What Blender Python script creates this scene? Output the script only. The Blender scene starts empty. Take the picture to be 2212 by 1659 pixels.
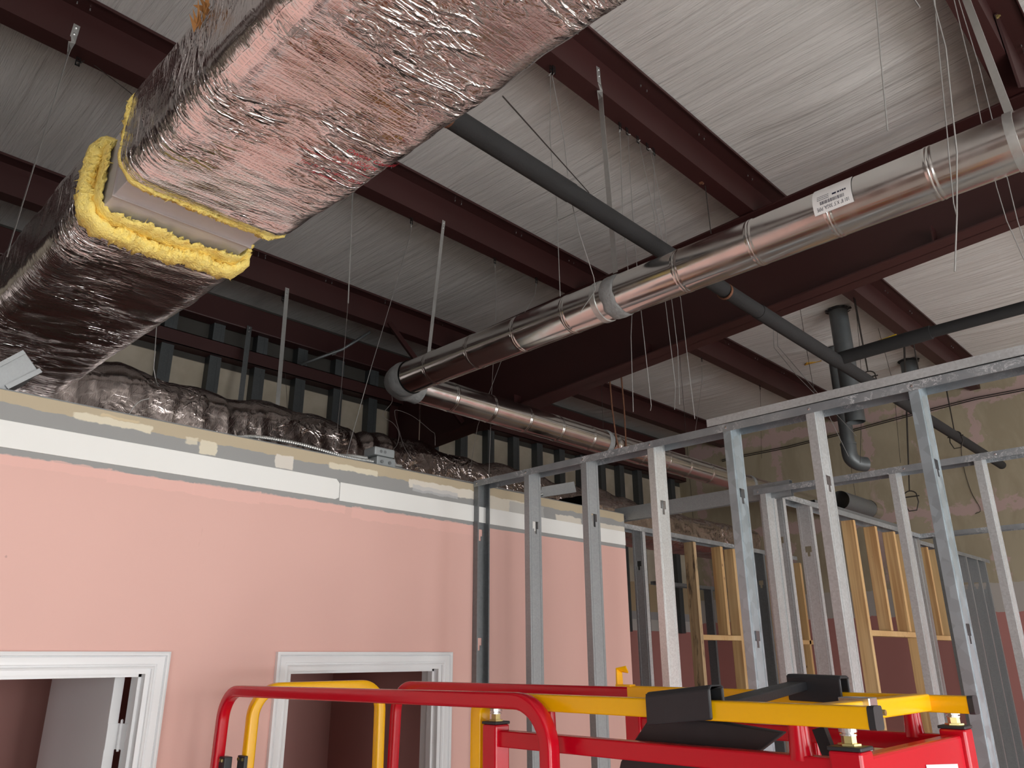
import bpy, math, random
from mathutils import Vector, Matrix, noise
random.seed(7)

# ---------------------------------------------------------------- camera
FW, FH, FPX = 2212.0, 1659.0, 1670.0
CH = 2.10                                   # eye height above the floor
RIGHT = Vector((0.701621, -0.71253228, -0.00507237))
DOWN = Vector((0.23445637, 0.23757658, -0.94264923))
FWD = Vector((0.67287308, 0.66019325, 0.33374645))
EYE = Vector((0, 0, CH))
sc = bpy.context.scene
COL = sc.collection
cam = bpy.data.cameras.new('camera')
cam.sensor_width = 36.0
cam.lens = FPX / FW * 36.0
cam.clip_start = 0.02
camo = bpy.data.objects.new('camera', cam)
COL.objects.link(camo)
m3 = Matrix((RIGHT, -DOWN, -FWD)).transposed()
camo.matrix_world = Matrix.Translation(EYE) @ m3.to_4x4()
sc.camera = camo

# ---------------------------------------------------------------- world, daylight, exposure
wd = bpy.data.worlds.new('daylight')
sc.world = wd
wd.use_nodes = True
bg = wd.node_tree.nodes['Background']
bg.inputs[0].default_value = (0.75, 0.86, 1.0, 1)
bg.inputs[1].default_value = 1.5


def area(name, loc, rot, sx, sy, power, col=(1, 1, 1)):
    l = bpy.data.lights.new(name, 'AREA')
    l.shape = 'RECTANGLE'
    l.size, l.size_y, l.energy, l.color = sx, sy, power, col
    o = bpy.data.objects.new(name, l)
    COL.objects.link(o)
    o.location = loc
    o.rotation_euler = rot
    return o


WIN = [(-1.6, 2.4), (1.6, 2.4), (4.8, 2.4), (8.0, 2.4)]       # storefront window centres and widths (y = -5.5)
WP = [90, 210, 115, 62]
for (wx, ww), p in zip(WIN, WP):
    area('storefront_daylight', (wx, -5.48, 1.7), (math.radians(90), 0, 0), ww, 2.5, p, (1, 0.975, 0.94))
area('side_window_daylight', (-4.48, -2.6, 1.7), (math.radians(90), 0, math.radians(-90)), 2.6, 2.5, 120, (1, 0.985, 0.96))
sun = bpy.data.lights.new('sun', 'SUN')
sun.energy = 20.0
sun.angle = math.radians(.6)
sun.color = (1, .97, .93)
suno = bpy.data.objects.new('sun', sun)
COL.objects.link(suno)
suno.rotation_euler = Vector((.30, .80, -.78)).to_track_quat('-Z', 'Y').to_euler()
sc.view_settings.view_transform = 'Standard'
sc.view_settings.look = 'None'
sc.view_settings.exposure = 0.0
sc.view_settings.gamma = 1.0
sc.view_settings.use_curve_mapping = False
sc.cycles.max_bounces = 10
sc.cycles.diffuse_bounces = 6
sc.cycles.glossy_bounces = 5
sc.cycles.sample_clamp_indirect = 6.0
sc.cycles.caustics_reflective = False


# ---------------------------------------------------------------- measuring helpers (a sight line met with a wall plane)
def sight(px, py):
    return RIGHT * (px - FW / 2) + DOWN * (py - FH / 2) + FWD * FPX


def onX(px, py, X):
    d = sight(px, py)
    return EYE + d * (X / d.x)


def onY(px, py, Y):
    d = sight(px, py)
    return EYE + d * (Y / d.y)


def onZ(px, py, Z):
    d = sight(px, py)
    return EYE + d * ((Z - CH) / d.z)


# ---------------------------------------------------------------- mesh helpers
class MB:
    def __init__(s):
        s.v, s.f = [], []

    def add(s, vs, fs):
        b = len(s.v)
        s.v += [tuple(p) for p in vs]
        s.f += [tuple(i + b for i in f) for f in fs]

    def box(s, x0, x1, y0, y1, z0, z1):
        s.add([(x0, y0, z0), (x1, y0, z0), (x1, y1, z0), (x0, y1, z0), (x0, y0, z1), (x1, y0, z1), (x1, y1, z1), (x0, y1, z1)],
              [(0, 3, 2, 1), (4, 5, 6, 7), (0, 1, 5, 4), (1, 2, 6, 5), (2, 3, 7, 6), (3, 0, 4, 7)])
        return s

    def frame(s, path, up=None):
        """tangent frames along a polyline"""
        P = [Vector(p) for p in path]
        out = []
        n = len(P)
        prev = None
        for i in range(n):
            if i == 0: t = P[1] - P[0]
            elif i == n - 1: t = P[-1] - P[-2]
            else: t = (P[i + 1] - P[i]).normalized() + (P[i] - P[i - 1]).normalized()
            if t.length < 1e-9: t = P[i] - P[i - 1]
            t.normalize()
            if prev is None:
                u = Vector(up) if up is not None else (Vector((0, 0, 1)) if abs(t.z) < .9 else Vector((1, 0, 0)))
            else:
                u = prev
            a = u - t * u.dot(t)
            if a.length < 1e-6:
                a = Vector((1, 0, 0)) - t * t.x
            a.normalize()
            prev = a
            out.append((P[i], t, a, t.cross(a)))
        return out

    def sweep(s, path, prof, up=None, cap=True, closed=True):
        fr = s.frame(path, up)
        n = len(prof)
        vs = []
        for (p, t, a, b) in fr:
            for (q, r) in prof:
                vs.append(p + a * q + b * r)
        fs = []
        for i in range(len(fr) - 1):
            for j in range(n if closed else n - 1):
                k = (j + 1) % n
                fs.append((i * n + j, i * n + k, (i + 1) * n + k, (i + 1) * n + j))
        if cap and closed:
            fs.append(tuple(range(n - 1, -1, -1)))
            fs.append(tuple((len(fr) - 1) * n + j for j in range(n)))
        s.add(vs, fs)
        return s

    def tube(s, path, r, seg=8, cap=True):
        return s.sweep(path, [(r * math.cos(2 * math.pi * k / seg), r * math.sin(2 * math.pi * k / seg)) for k in range(seg)], cap=cap)

    def bar(s, path, w, h, up=(0, 0, 1), r=0.0):
        """rectangular tube: h along up, w across"""
        return s.sweep(path, rrect(h, w, r), up=up)

    def lathe(s, p0, axis, prof, seg=24):
        """prof: (distance along axis, radius)"""
        axis = Vector(axis).normalized()
        a = axis.orthogonal().normalized()
        b = axis.cross(a)
        vs = []
        for (d, r) in prof:
            for k in range(seg):
                t = 2 * math.pi * k / seg
                vs.append(Vector(p0) + axis * d + (a * math.cos(t) + b * math.sin(t)) * r)
        fs = []
        for i in range(len(prof) - 1):
            for j in range(seg):
                k = (j + 1) % seg
                fs.append((i * seg + j, i * seg + k, (i + 1) * seg + k, (i + 1) * seg + j))
        s.add(vs, fs)
        return s

    def disc_cap(s, p0, axis, r, seg=24):
        axis = Vector(axis).normalized()
        a = axis.orthogonal().normalized()
        b = axis.cross(a)
        s.add([Vector(p0) + (a * math.cos(2 * math.pi * k / seg) + b * math.sin(2 * math.pi * k / seg)) * r for k in range(seg)], [tuple(range(seg))])
        return s

    def prism(s, poly, d):
        """polygon (3D points) extruded by vector d"""
        n = len(poly)
        d = Vector(d)
        P = [Vector(p) for p in poly]
        s.add(P + [p + d for p in P], [tuple(range(n - 1, -1, -1)), tuple(range(n, 2 * n))] + [(i, (i + 1) % n, n + (i + 1) % n, n + i) for i in range(n)])
        return s

    def build(s, name, m, parent=None, smooth=False, bevel=0, solid=0, auto=None):
        me = bpy.data.meshes.new(name)
        me.from_pydata(s.v, [], s.f)
        me.validate()
        me.update()
        import bmesh
        bm = bmesh.new()
        bm.from_mesh(me)
        bmesh.ops.recalc_face_normals(bm, faces=bm.faces)
        bm.to_mesh(me)
        bm.free()
        o = bpy.data.objects.new(name, me)
        COL.objects.link(o)
        me.materials.append(m)
        if smooth:
            for p in me.polygons: p.use_smooth = True
        if auto is not None:
            for p in me.polygons: p.use_smooth = True
            me.set_sharp_from_angle(angle=math.radians(auto))
        if solid:
            md = o.modifiers.new('solid', 'SOLIDIFY')
            md.thickness = solid
            md.offset = 0
        if bevel:
            md = o.modifiers.new('bevel', 'BEVEL')
            md.width = bevel
            md.segments = 2
            md.limit_method = 'ANGLE'
        if parent is not None:
            o.parent = parent
            o.matrix_parent_inverse = Matrix.Translation(-parent.location)
        return o


def rrect(h, w, r=0.0, n=3):
    if r <= 0:
        return [(-h / 2, -w / 2), (h / 2, -w / 2), (h / 2, w / 2), (-h / 2, w / 2)]
    out = []
    for (cx, cy, a0) in ((h / 2 - r, w / 2 - r, 0), (-h / 2 + r, w / 2 - r, 90), (-h / 2 + r, -w / 2 + r, 180), (h / 2 - r, -w / 2 + r, 270)):
        for k in range(n + 1):
            t = math.radians(a0 + 90 * k / n)
            out.append((cx + r * math.cos(t), cy + r * math.sin(t)))
    return out


def fillet(pts, rad, n=8):
    P = [Vector(p) for p in pts]
    out = [P[0]]
    for i in range(1, len(P) - 1):
        a, b, c = P[i - 1], P[i], P[i + 1]
        u, v = (a - b).normalized(), (c - b).normalized()
        ang = u.angle(v)
        L = min(rad / math.tan(ang / 2), (a - b).length * .49, (c - b).length * .49)
        r = L * math.tan(ang / 2)
        ctr = b + (u + v).normalized() * (r / math.sin(ang / 2))
        s0, s1 = b + u * L - ctr, b + v * L - ctr
        th = s0.angle(s1)
        for k in range(n + 1):
            q = k / n
            out.append(ctr + (s0 * math.sin((1 - q) * th) + s1 * math.sin(q * th)) / math.sin(th))
    out.append(P[-1])
    return out


def smooth_path(pts, n=6):
    """Catmull-Rom through the points"""
    P = [Vector(p) for p in pts]
    if len(P) < 3: return P
    P = [P[0] * 2 - P[1]] + P + [P[-1] * 2 - P[-2]]
    out = []
    for i in range(1, len(P) - 2):
        for k in range(n):
            t = k / n
            out.append(.5 * ((2 * P[i]) + (P[i + 1] - P[i - 1]) * t + (2 * P[i - 1] - 5 * P[i] + 4 * P[i + 1] - P[i + 2]) * t * t + (3 * P[i] - P[i - 1] - 3 * P[i + 1] + P[i + 2]) * t ** 3))
    out.append(P[-2])
    return out


def tag(o, label=None, cat=None, group=None, kind=None):
    if label: o['label'] = label
    if cat: o['category'] = cat
    if group: o['group'] = group
    if kind: o['kind'] = kind
    return o


def thing(name, label, cat, loc, group=None):
    o = bpy.data.objects.new(name, None)
    o.empty_display_size = .05
    COL.objects.link(o)
    o.location = Vector(loc)
    return tag(o, label, cat, group)


def struct(o):
    o['kind'] = 'structure'
    return o


# ---------------------------------------------------------------- materials
def lin(c):
    return tuple((x / 255 / 12.92) if x / 255 <= .04045 else ((x / 255 + .055) / 1.055) ** 2.4 for x in c) + (1,)


class NT:
    def __init__(s, name):
        s.m = bpy.data.materials.new(name)
        s.m.use_nodes = True
        s.t = s.m.node_tree
        s.b = s.t.nodes['Principled BSDF']
        s.co = s.n('ShaderNodeTexCoord')

    def n(s, typ, **kw):
        x = s.t.nodes.new(typ)
        for k, v in kw.items(): setattr(x, k, v)
        return x

    def link(s, a, b):
        s.t.links.new(a, b)

    def set(s, sock, v):
        if hasattr(v, 'is_output'): s.link(v, sock)
        else: sock.default_value = v

    def obj(s, sx=1, sy=1, sz=1, rot=(0, 0, 0)):
        mp = s.n('ShaderNodeMapping')
        mp.inputs['Scale'].default_value = (sx, sy, sz)
        mp.inputs['Rotation'].default_value = rot
        s.link(s.co.outputs['Object'], mp.inputs[0])
        return mp.outputs[0]

    def noise(s, vec, scale, detail=3, rough=.5, dist=0):
        x = s.n('ShaderNodeTexNoise')
        s.link(vec, x.inputs['Vector'])
        x.inputs['Scale'].default_value = scale
        x.inputs['Detail'].default_value = detail
        x.inputs['Roughness'].default_value = rough
        x.inputs['Distortion'].default_value = dist
        return x.outputs['Fac']

    def vor(s, vec, scale, feature='F1', out='Distance'):
        x = s.n('ShaderNodeTexVoronoi')
        x.feature = feature
        s.link(vec, x.inputs['Vector'])
        x.inputs['Scale'].default_value = scale
        return x.outputs[out]

    def wave(s, vec, scale, dist=0, detail=2, dscale=1, direction='X'):
        x = s.n('ShaderNodeTexWave')
        x.bands_direction = direction
        s.link(vec, x.inputs['Vector'])
        x.inputs['Scale'].default_value = scale
        x.inputs['Distortion'].default_value = dist
        x.inputs['Detail'].default_value = detail
        x.inputs['Detail Scale'].default_value = dscale
        return x.outputs['Fac']

    def math(s, op, a, b=None, c=None, clamp=False):
        x = s.n('ShaderNodeMath', operation=op)
        x.use_clamp = clamp
        s.set(x.inputs[0], a)
        if b is not None: s.set(x.inputs[1], b)
        if c is not None: s.set(x.inputs[2], c)
        return x.outputs[0]

    def step(s, v, lo, hi, a=0., b=1.):
        x = s.n('ShaderNodeMapRange')
        x.interpolation_type = 'SMOOTHSTEP'
        s.set(x.inputs[0], v)
        x.inputs[1].default_value, x.inputs[2].default_value = lo, hi
        x.inputs[3].default_value, x.inputs[4].default_value = a, b
        return x.outputs[0]

    def mix(s, f, a, b, blend='MIX'):
        x = s.n('ShaderNodeMix', data_type='RGBA', blend_type=blend)
        s.set(x.inputs[0], f)
        s.set(x.inputs[6], a)
        s.set(x.inputs[7], b)
        return x.outputs[2]

    def xyz(s):
        x = s.n('ShaderNodeSeparateXYZ')
        s.link(s.co.outputs['Object'], x.inputs[0])
        return x.outputs

    def bump(s, h, strength=.3, dist=.01, prev=None):
        x = s.n('ShaderNodeBump')
        x.inputs['Strength'].default_value = strength
        x.inputs['Distance'].default_value = dist
        s.link(h, x.inputs['Height'])
        if prev is not None: s.link(prev, x.inputs['Normal'])
        return x.outputs[0]

    def out(s, color=None, rough=None, metal=None, normal=None, spec=None):
        for nm, v in (('Base Color', color), ('Roughness', rough), ('Metallic', metal), ('Normal', normal), ('Specular IOR Level', spec)):
            if v is not None: s.set(s.b.inputs[nm], v)
        return s.m


def simple(name, rgb, rough=.5, metal=0., var=.08, vscale=6, bump=0., bscale=60, spec=None):
    t = NT(name)
    c = lin(rgb)
    v = t.obj()
    col = t.mix(t.noise(v, vscale, 4), tuple(x * (1 - var) for x in c[:3]) + (1,), tuple(min(1, x * (1 + var)) for x in c[:3]) + (1,))
    nrm = t.bump(t.noise(v, bscale, 3), bump, .004) if bump else None
    return t.out(col, rough, metal, nrm, spec)


def m_galv(name, base, rough=.38, metal=.85, var=.25, scale=90, bmp=.06):
    """galvanised sheet with zinc spangle"""
    t = NT(name)
    v = t.obj()
    c = lin(base)
    sp = t.vor(v, scale, 'F1', 'Color')
    g = t.n('ShaderNodeRGBToBW')
    t.link(sp, g.inputs[0])
    f = t.math('MULTIPLY', g.outputs[0], .5)
    f = t.math('ADD', f, t.math('MULTIPLY', t.noise(v, 3, 4), .5))
    col = t.mix(f, tuple(x * (1 - var) for x in c[:3]) + (1,), tuple(min(1, x * (1 + var)) for x in c[:3]) + (1,))
    r = t.math('ADD', rough - .1, t.math('MULTIPLY', f, .2))
    nrm = t.bump(t.noise(v, 40, 3), bmp, .004)
    return t.out(col, r, metal, nrm)


def m_foil(name='foil_facing', turn=0.0, c0=(240, 236, 236), c1=(246, 242, 242)):
    """foil-scrim-kraft facing: thin metallised film over a net of threads"""
    t = NT(name)
    v = t.obj()
    # scrim net: threads along and across, one loose diagonal
    w1 = t.step(t.wave(t.obj(rot=(0, 0, turn)), 24, .5, 2, 1.5, 'Y'), .84, 1.0)
    w2 = t.step(t.wave(t.obj(rot=(.15, .3, turn + .03)), 24, .5, 2, 1.5, 'X'), .84, 1.0)
    w3 = t.step(t.wave(t.obj(rot=(0, -.5, turn + math.radians(-58))), 9, .6, 2, 2, 'X'), .9, 1.0)
    net = t.math('MAXIMUM', w1, t.math('MAXIMUM', w2, w3))
    # creases: ridged noise stretched across the duct, strong in some areas and slack in others
    def ridge(vec, scale, det, dist):
        n_ = t.noise(vec, scale, det, .55, dist)
        r_ = t.math('SUBTRACT', 1.0, t.math('MULTIPLY', t.math('ABSOLUTE', t.math('SUBTRACT', n_, .5)), 7.0), None, True)
        return t.math('POWER', r_, 1.6)
    mask = t.step(t.noise(t.obj(1, 1, 1), 2.6, 3, .55), .44, .62, .05, 1.0)
    r1 = t.math('MULTIPLY', ridge(t.obj(5, 15, 5, (0, 0, turn + .3)), 1, 2, .8), mask)
    r2 = t.math('MULTIPLY', ridge(t.obj(13, 34, 13, (0, 0, turn - .2)), 1, 2, .8), mask)
    r3 = ridge(t.obj(3, 42, 3, (0, 0, turn + .12)), 1, 2, .5)
    big = t.noise(t.obj(2.2, 4.5, 2.2, (0, 0, turn - .35)), 1, 2, .5, .4)
    n1 = t.bump(big, .7, .04)
    n2 = t.bump(r1, .8, .010, n1)
    n3 = t.bump(r2, .6, .0045, n2)
    n4 = t.bump(r3, .14, .003, n3)
    n5 = t.bump(net, .35, .0010, n4)
    col = t.mix(net, lin(c0), lin(c1))
    r = t.math('ADD', .10, t.math('MULTIPLY', t.noise(v, 5, 3), .16))
    return t.out(col, r, 1.0, n5)


FOIL = m_foil()
FOILX = m_foil('dimmed_foil_facing', math.pi / 2, (176, 166, 162), (190, 180, 176))  # same foil, base colour darkened to paint in dimmer reflections
def m_pipe():
    """bright drawn sheet: faint streaks and hazy handling marks"""
    t = NT('bright_pipe_metal')
    n = t.noise(t.obj(2, 2, 2), 1.6, 3)
    sm = t.noise(t.obj(9, 9, 9), 1.2, 2, .5)
    col = t.mix(n, lin((216, 216, 213)), lin((226, 226, 224)))
    r = t.math('ADD', .17, t.math('MULTIPLY', t.step(sm, .4, .75), .10))
    return t.out(col, r, 1.0, t.bump(t.noise(t.obj(1.5, 1.5, 1.5), 3, 2), .10, .006))


PIPE = m_pipe()
STUD = m_galv('galvanised_stud', (196, 200, 202), .46, .62, .22, 130)
SDULL = m_galv('dull_spangled_stud', (158, 162, 164), .5, .6, .16, 130)
SBRIGHT = m_galv('bright_spangled_stud', (222, 226, 226), .38, .7, .20, 170)
SBLUE = m_galv('bluish_oxidised_stud', (176, 190, 198), .40, .7, .28, 26)
def m_track():
    t = NT('oxidised_track')
    v = t.obj()
    n = t.noise(v, 9, 4, .6)
    col = t.mix(n, lin((132, 140, 148)), lin((190, 196, 200)))
    ox = t.noise(t.obj(1, 1, 1), 34, 4, .6, 1.2)
    edge = t.math('ABSOLUTE', t.math('SUBTRACT', ox, .56))
    blot = t.math('MULTIPLY', t.step(edge, .0, .035, 1, 0), t.step(t.noise(v, 4, 2), .45, .6))
    col = t.mix(t.math('MULTIPLY', blot, .8), col, lin((232, 234, 236)))
    m_ = t.math('SUBTRACT', .7, t.math('MULTIPLY', blot, .6))
    return t.out(col, .42, m_, t.bump(n, .06, .004))


TRACK = m_track()
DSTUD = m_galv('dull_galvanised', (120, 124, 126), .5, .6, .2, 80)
DUCTM = m_galv('duct_sheet', (206, 204, 206), .5, .4, .06, 50)
BSTUD = m_galv('blackened_stud', (84, 88, 90), .5, .5, .2, 80)
STRAP = m_galv('strap_steel', (200, 202, 200), .35, .8, .1, 60)
SEAL = simple('duct_sealant', (140, 142, 142), .7, .1, .35, 30, .8, 70)
WIREM = simple('galvanised_wire', (170, 170, 168), .4, .7, .1)
DWIRE = simple('dark_wire', (62, 58, 55), .5, .5, .1)
BLKCLIP = simple('black_clip', (34, 34, 34), .5, .3, .1)
RUST = simple('rusty_strap', (120, 82, 62), .6, .4, .5, 60)
PRIMER = simple('red_oxide_primer', (56, 26, 25), .5, 0., .16, 3, .1, 30)
BLKINS = simple('black_pipe_insulation', (37, 37, 38), .85, 0., .2, 8, .35, 90)
DKPIPE = simple('dark_grey_pipe', (100, 105, 107), .42, .45, .22, 12, .1, 60)
CEILF = None
RED = simple('red_gloss_paint', (200, 8, 34), .22, 0., .05, 3, .03, 40)
YEL = simple('yellow_gloss_paint', (255, 190, 6), .25, 0., .04, 3, .03, 40)
BLACKP = simple('black_plastic', (42, 44, 48), .45, 0., .15, 20, .1, 80)
ZINC = simple('yellow_zinc', (205, 190, 130), .25, .9, .15, 40)
WASH = simple('zinc_washer', (205, 205, 205), .25, .9, .1)
WHITE = simple('white_gloss_trim', (232, 234, 236), .3, 0., .02, 4)
WHITEB = simple('white_wall_board', (238, 239, 236), .5, 0., .02, 5, .05, 40)
STICK = simple('sticker_white', (236, 236, 236), .4, 0., .02)
INK = simple('dark_ink', (30, 34, 60), .5, 0., .05)
REDINK = simple('red_ink', (196, 44, 62), .5, 0., .1, 30)
CONC = simple('grey_concrete', (188, 183, 176), .55, 0., .12, 2, .1, 20)
SHEATH = simple('sheathing_board', (176, 166, 150), .8, 0., .14, 6, .1, 30)
LEFTW = simple('plain_dim_wall', (120, 105, 98), .8, 0., .1)
GREYBOX = simple('grey_box_enamel', (150, 156, 158), .45, .3, .08)
YTAG = simple('yellow_lever', (226, 186, 30), .5, 0., .1)
YBATT = simple('yellow_batt_slit', (205, 160, 60), .9, 0., .2, 40)


def m_wood():
    t = NT('pine_lumber')
    v = t.obj(9, 9, .55)
    g = t.wave(t.obj(22, 22, .7), 1.2, 5, 3, 1.2, 'X')
    k = t.noise(t.obj(2, 2, .7), 1.3, 3)
    col = t.mix(g, lin((212, 176, 124)), lin((176, 134, 88)))
    col = t.mix(t.step(k, .45, .75, 0, .7), col, lin((222, 194, 148)))
    knots = t.step(t.vor(t.obj(6, 6, 3), 1.6), .03, .09, 1, 0)
    col = t.mix(t.math('MULTIPLY', knots, .8), col, lin((84, 50, 28)))
    return t.out(col, .7, 0., t.bump(g, .1, .003))


WOOD = m_wood()
WOODS = None


def m_wood_stained():
    t = NT('stained_lumber')
    g = t.wave(t.obj(22, 22, .7), 1.0, 5, 3, 1.2, 'X')
    col = t.mix(g, lin((205, 180, 142)), lin((170, 140, 104)))
    st = t.step(t.noise(t.obj(18, 18, 3.5), 1, 4, .7), .50, .68)
    col = t.mix(t.math('MULTIPLY', st, .85), col, lin((58, 48, 42)))
    return t.out(col, .75, 0., t.bump(g, .1, .003))


WOODS = m_wood_stained()


def m_ins():
    t = NT('yellow_fibreglass')
    v = t.obj()
    n = t.noise(v, 55, 5, .65)
    col = t.mix(n, lin((246, 212, 90)), lin((255, 240, 160)))
    col = t.mix(t.step(t.noise(v, 13, 3), .55, .8, 0, .55), col, lin((226, 170, 60)))
    nm = t.bump(t.noise(t.obj(1, 1, 1), 120, 4), .9, .008)
    return t.out(col, .95, 0., nm)


INS = m_ins()


def m_wall(name, bands, patches=(), edge=.006, base_rough=.55, axis='x', dirt=True):
    """painted wall: bands = [(z_top, rgb, wobble)] from the floor up; patches = [(u0,u1,z0,z1,rgb,strength)]"""
    t = NT(name)
    x, y, z = t.xyz()
    u = x if axis == 'x' else y
    nz = t.noise(t.obj(1.5, 1.5, 1.5), 3.2, 5, .6)
    nz2 = t.noise(t.obj(6, 6, 6), 2.5, 4, .6)
    col = lin(bands[0][1])
    big = t.noise(t.obj(.7, .7, .7), 1.0, 3)
    col = t.mix(t.step(big, .35, .65), tuple(c * .97 for c in col[:3]) + (1,), tuple(min(1, c * 1.02) for c in col[:3]) + (1,))
    for (z0, _, _), (z1, rgb, wob) in zip(bands[:-1], bands[1:]):
        zz = t.math('ADD', z, t.math('MULTIPLY', t.math('SUBTRACT', nz, .5), wob)) if wob else z
        zz = t.math('ADD', zz, t.math('MULTIPLY', t.math('SUBTRACT', nz2, .5), wob * .3)) if wob else zz
        f = t.step(zz, z0 - .0012, z0 + .0012)
        col = t.mix(f, col, lin(rgb))
    for (u0, u1, z0, z1, rgb, s) in patches:
        uu = t.math('ADD', u, t.math('MULTIPLY', t.math('SUBTRACT', nz2, .5), .05))
        zz = t.math('ADD', z, t.math('MULTIPLY', t.math('SUBTRACT', nz2, .5), .03))
        f = t.math('MULTIPLY', t.step(uu, u0 - .004, u0 + .004), t.step(uu, u1 - .004, u1 + .004, 1, 0))
        f = t.math('MULTIPLY', f, t.math('MULTIPLY', t.step(zz, z0 - .003, z0 + .003), t.step(zz, z1 - .003, z1 + .003, 1, 0)))
        f = t.math('MULTIPLY', f, s)
        col = t.mix(f, col, lin(rgb))
    if dirt:
        sc2 = t.step(t.noise(t.obj(34, 34, 3.2), 1.3, 3, .6), .70, .76)
        hi = t.math('MULTIPLY', t.step(z, 2.35, 2.6), t.step(z, 2.78, 2.80, 1, 0))
        sc2 = t.math('MULTIPLY', t.math('MULTIPLY', sc2, hi), t.step(t.noise(t.obj(1, 1, 1), 1.7, 2), .5, .6))
        col = t.mix(t.math('MULTIPLY', sc2, .35), col, lin((170, 120, 112)))
        d = t.step(t.noise(t.obj(9, 9, 9), 2.2, 2), .80, .83)
        col = t.mix(t.math('MULTIPLY', d, .35), col, lin((120, 90, 85)))
    nrm = t.bump(t.noise(t.obj(), 140, 2), .05, .002)
    return t.out(col, base_rough, 0., nrm)


PINK = (226, 181, 171)
GREY = (150, 151, 150)
TAN = (186, 172, 146)
MUD = (226, 220, 206)
CREAM = (222, 214, 192)
zt = CH + .292 * 3.2                       # top of the pink wall
WY = 3.2                                   # face of the pink wall


def wx(px, py):
    return onY(px, py, WY).x


PP = []


def patch(p0, p1, rgb, s):
    a, b = onY(p0[0], p0[1], WY), onY(p1[0], p1[1], WY)
    PP.append((min(a.x, b.x), max(a.x, b.x), min(a.z, b.z), max(a.z, b.z), rgb, s))


patch((163, 889), (330, 936), CREAM, 1)
patch((218, 893), (300, 915), (214, 196, 160), .8)
patch((404, 942), (425, 962), CREAM, .8)
patch((433, 950), (465, 985), CREAM, .95)
patch((598, 980), (632, 1016), (222, 216, 206), .95)
patch((712, 998), (816, 1030), CREAM, .95)
patch((885, 1034), (1030, 1080), (222, 216, 204), 1)
patch((890, 1046), (990, 1078), (190, 192, 194), .7)
patch((1040, 1068), (1150, 1128), (216, 210, 196), 1)
patch((1100, 1082), (1175, 1130), (176, 178, 178), .7)
patch((1200, 1110), (1255, 1140), (212, 206, 194), 1)
patch((1290, 1128), (1352, 1155), (214, 208, 196), 1)
PINK2 = (234, 186, 176)
for p_, q_ in (((0, 979), (110, 1012)), ((110, 994), (235, 1030)), ((235, 1016), (420, 1062)), ((420, 1042), (560, 1084)), ((560, 1064), (745, 1104)), ((760, 1094), (1020, 1150))):
    patch(p_, (q_[0], q_[1] + 6), PINK2, .7)
M_PINK = m_wall('painted_pink_partition', [(CH + .218 * 3.2, PINK, 0), (CH + .246 * 3.2, GREY, .006), (zt - .052, GREY, .0), (zt + .3, TAN, .05)], PP)
# bands list: colour i reaches up to z_i; so give (z, next colour)
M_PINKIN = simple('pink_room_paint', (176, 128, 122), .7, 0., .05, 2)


def m_demise():
    """taped gypsum: tan board paper with mauve-pink mud bands, grey and pink paint below"""
    t = NT('taped_gypsum_wall')
    x, y, z = t.xyz()
    n = t.noise(t.obj(.9, .9, .35), 2.6, 5, .62, .6)
    n2 = t.noise(t.obj(3, 3, 3), 2.2, 4, .6)
    yb = t.math('ADD', y, t.math('MULTIPLY', t.math('SUBTRACT', n2, .5), .35))
    band = t.math('PINGPONG', t.math('ADD', yb, .2), .3)
    bandm = t.step(band, .045, .062, 1, 0)
    zb = t.math('ADD', z, t.math('MULTIPLY', t.math('SUBTRACT', n2, .5), .3))
    hb = t.math('PINGPONG', t.math('ADD', zb, .05), .62)
    hbm = t.step(hb, .055, .085, 1, 0)
    mask = t.math('MAXIMUM', t.math('MULTIPLY', bandm, t.step(n, .42, .52)), t.math('MULTIPLY', hbm, t.step(n2, .34, .44)))
    col = t.mix(t.step(n, .4, .6), lin((160, 149, 126)), lin((172, 161, 138)))
    col = t.mix(t.math('MULTIPLY', mask, .9), col, lin((190, 164, 160)))
    zz = t.math('ADD', z, t.math('MULTIPLY', t.math('SUBTRACT', n2, .5), .08))
    col = t.mix(t.step(zz, 2.83, 2.84, 1, 0), col, lin((176, 170, 164)))
    col = t.mix(t.step(zz, 2.53, 2.535, 1, 0), col, lin((176, 120, 114)))
    return t.out(col, .75, 0.)


M_DEM = m_demise()


def m_ceiling():
    t = NT('white_insulation_facing')
    nx = t.noise(t.obj(14, .55, 1), 1.6, 5, .62, .25)
    fine = t.noise(t.obj(60, 1.3, 1), 1.4, 4, .6, .1)
    b = t.bump(nx, .8, .04)
    b = t.bump(fine, .7, .010, b)
    col = t.mix(nx, lin((208, 206, 204)), lin((224, 222, 220)))
    return t.out(col, .5, 0., b)


CEILF = m_ceiling()

# ---------------------------------------------------------------- the setting
XL, XR, YF, YB = -4.5, 9.8, -5.6, 6.15


def roof(y):
    return CH + 2.935 - .02 * y            # underside of the purlins


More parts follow.
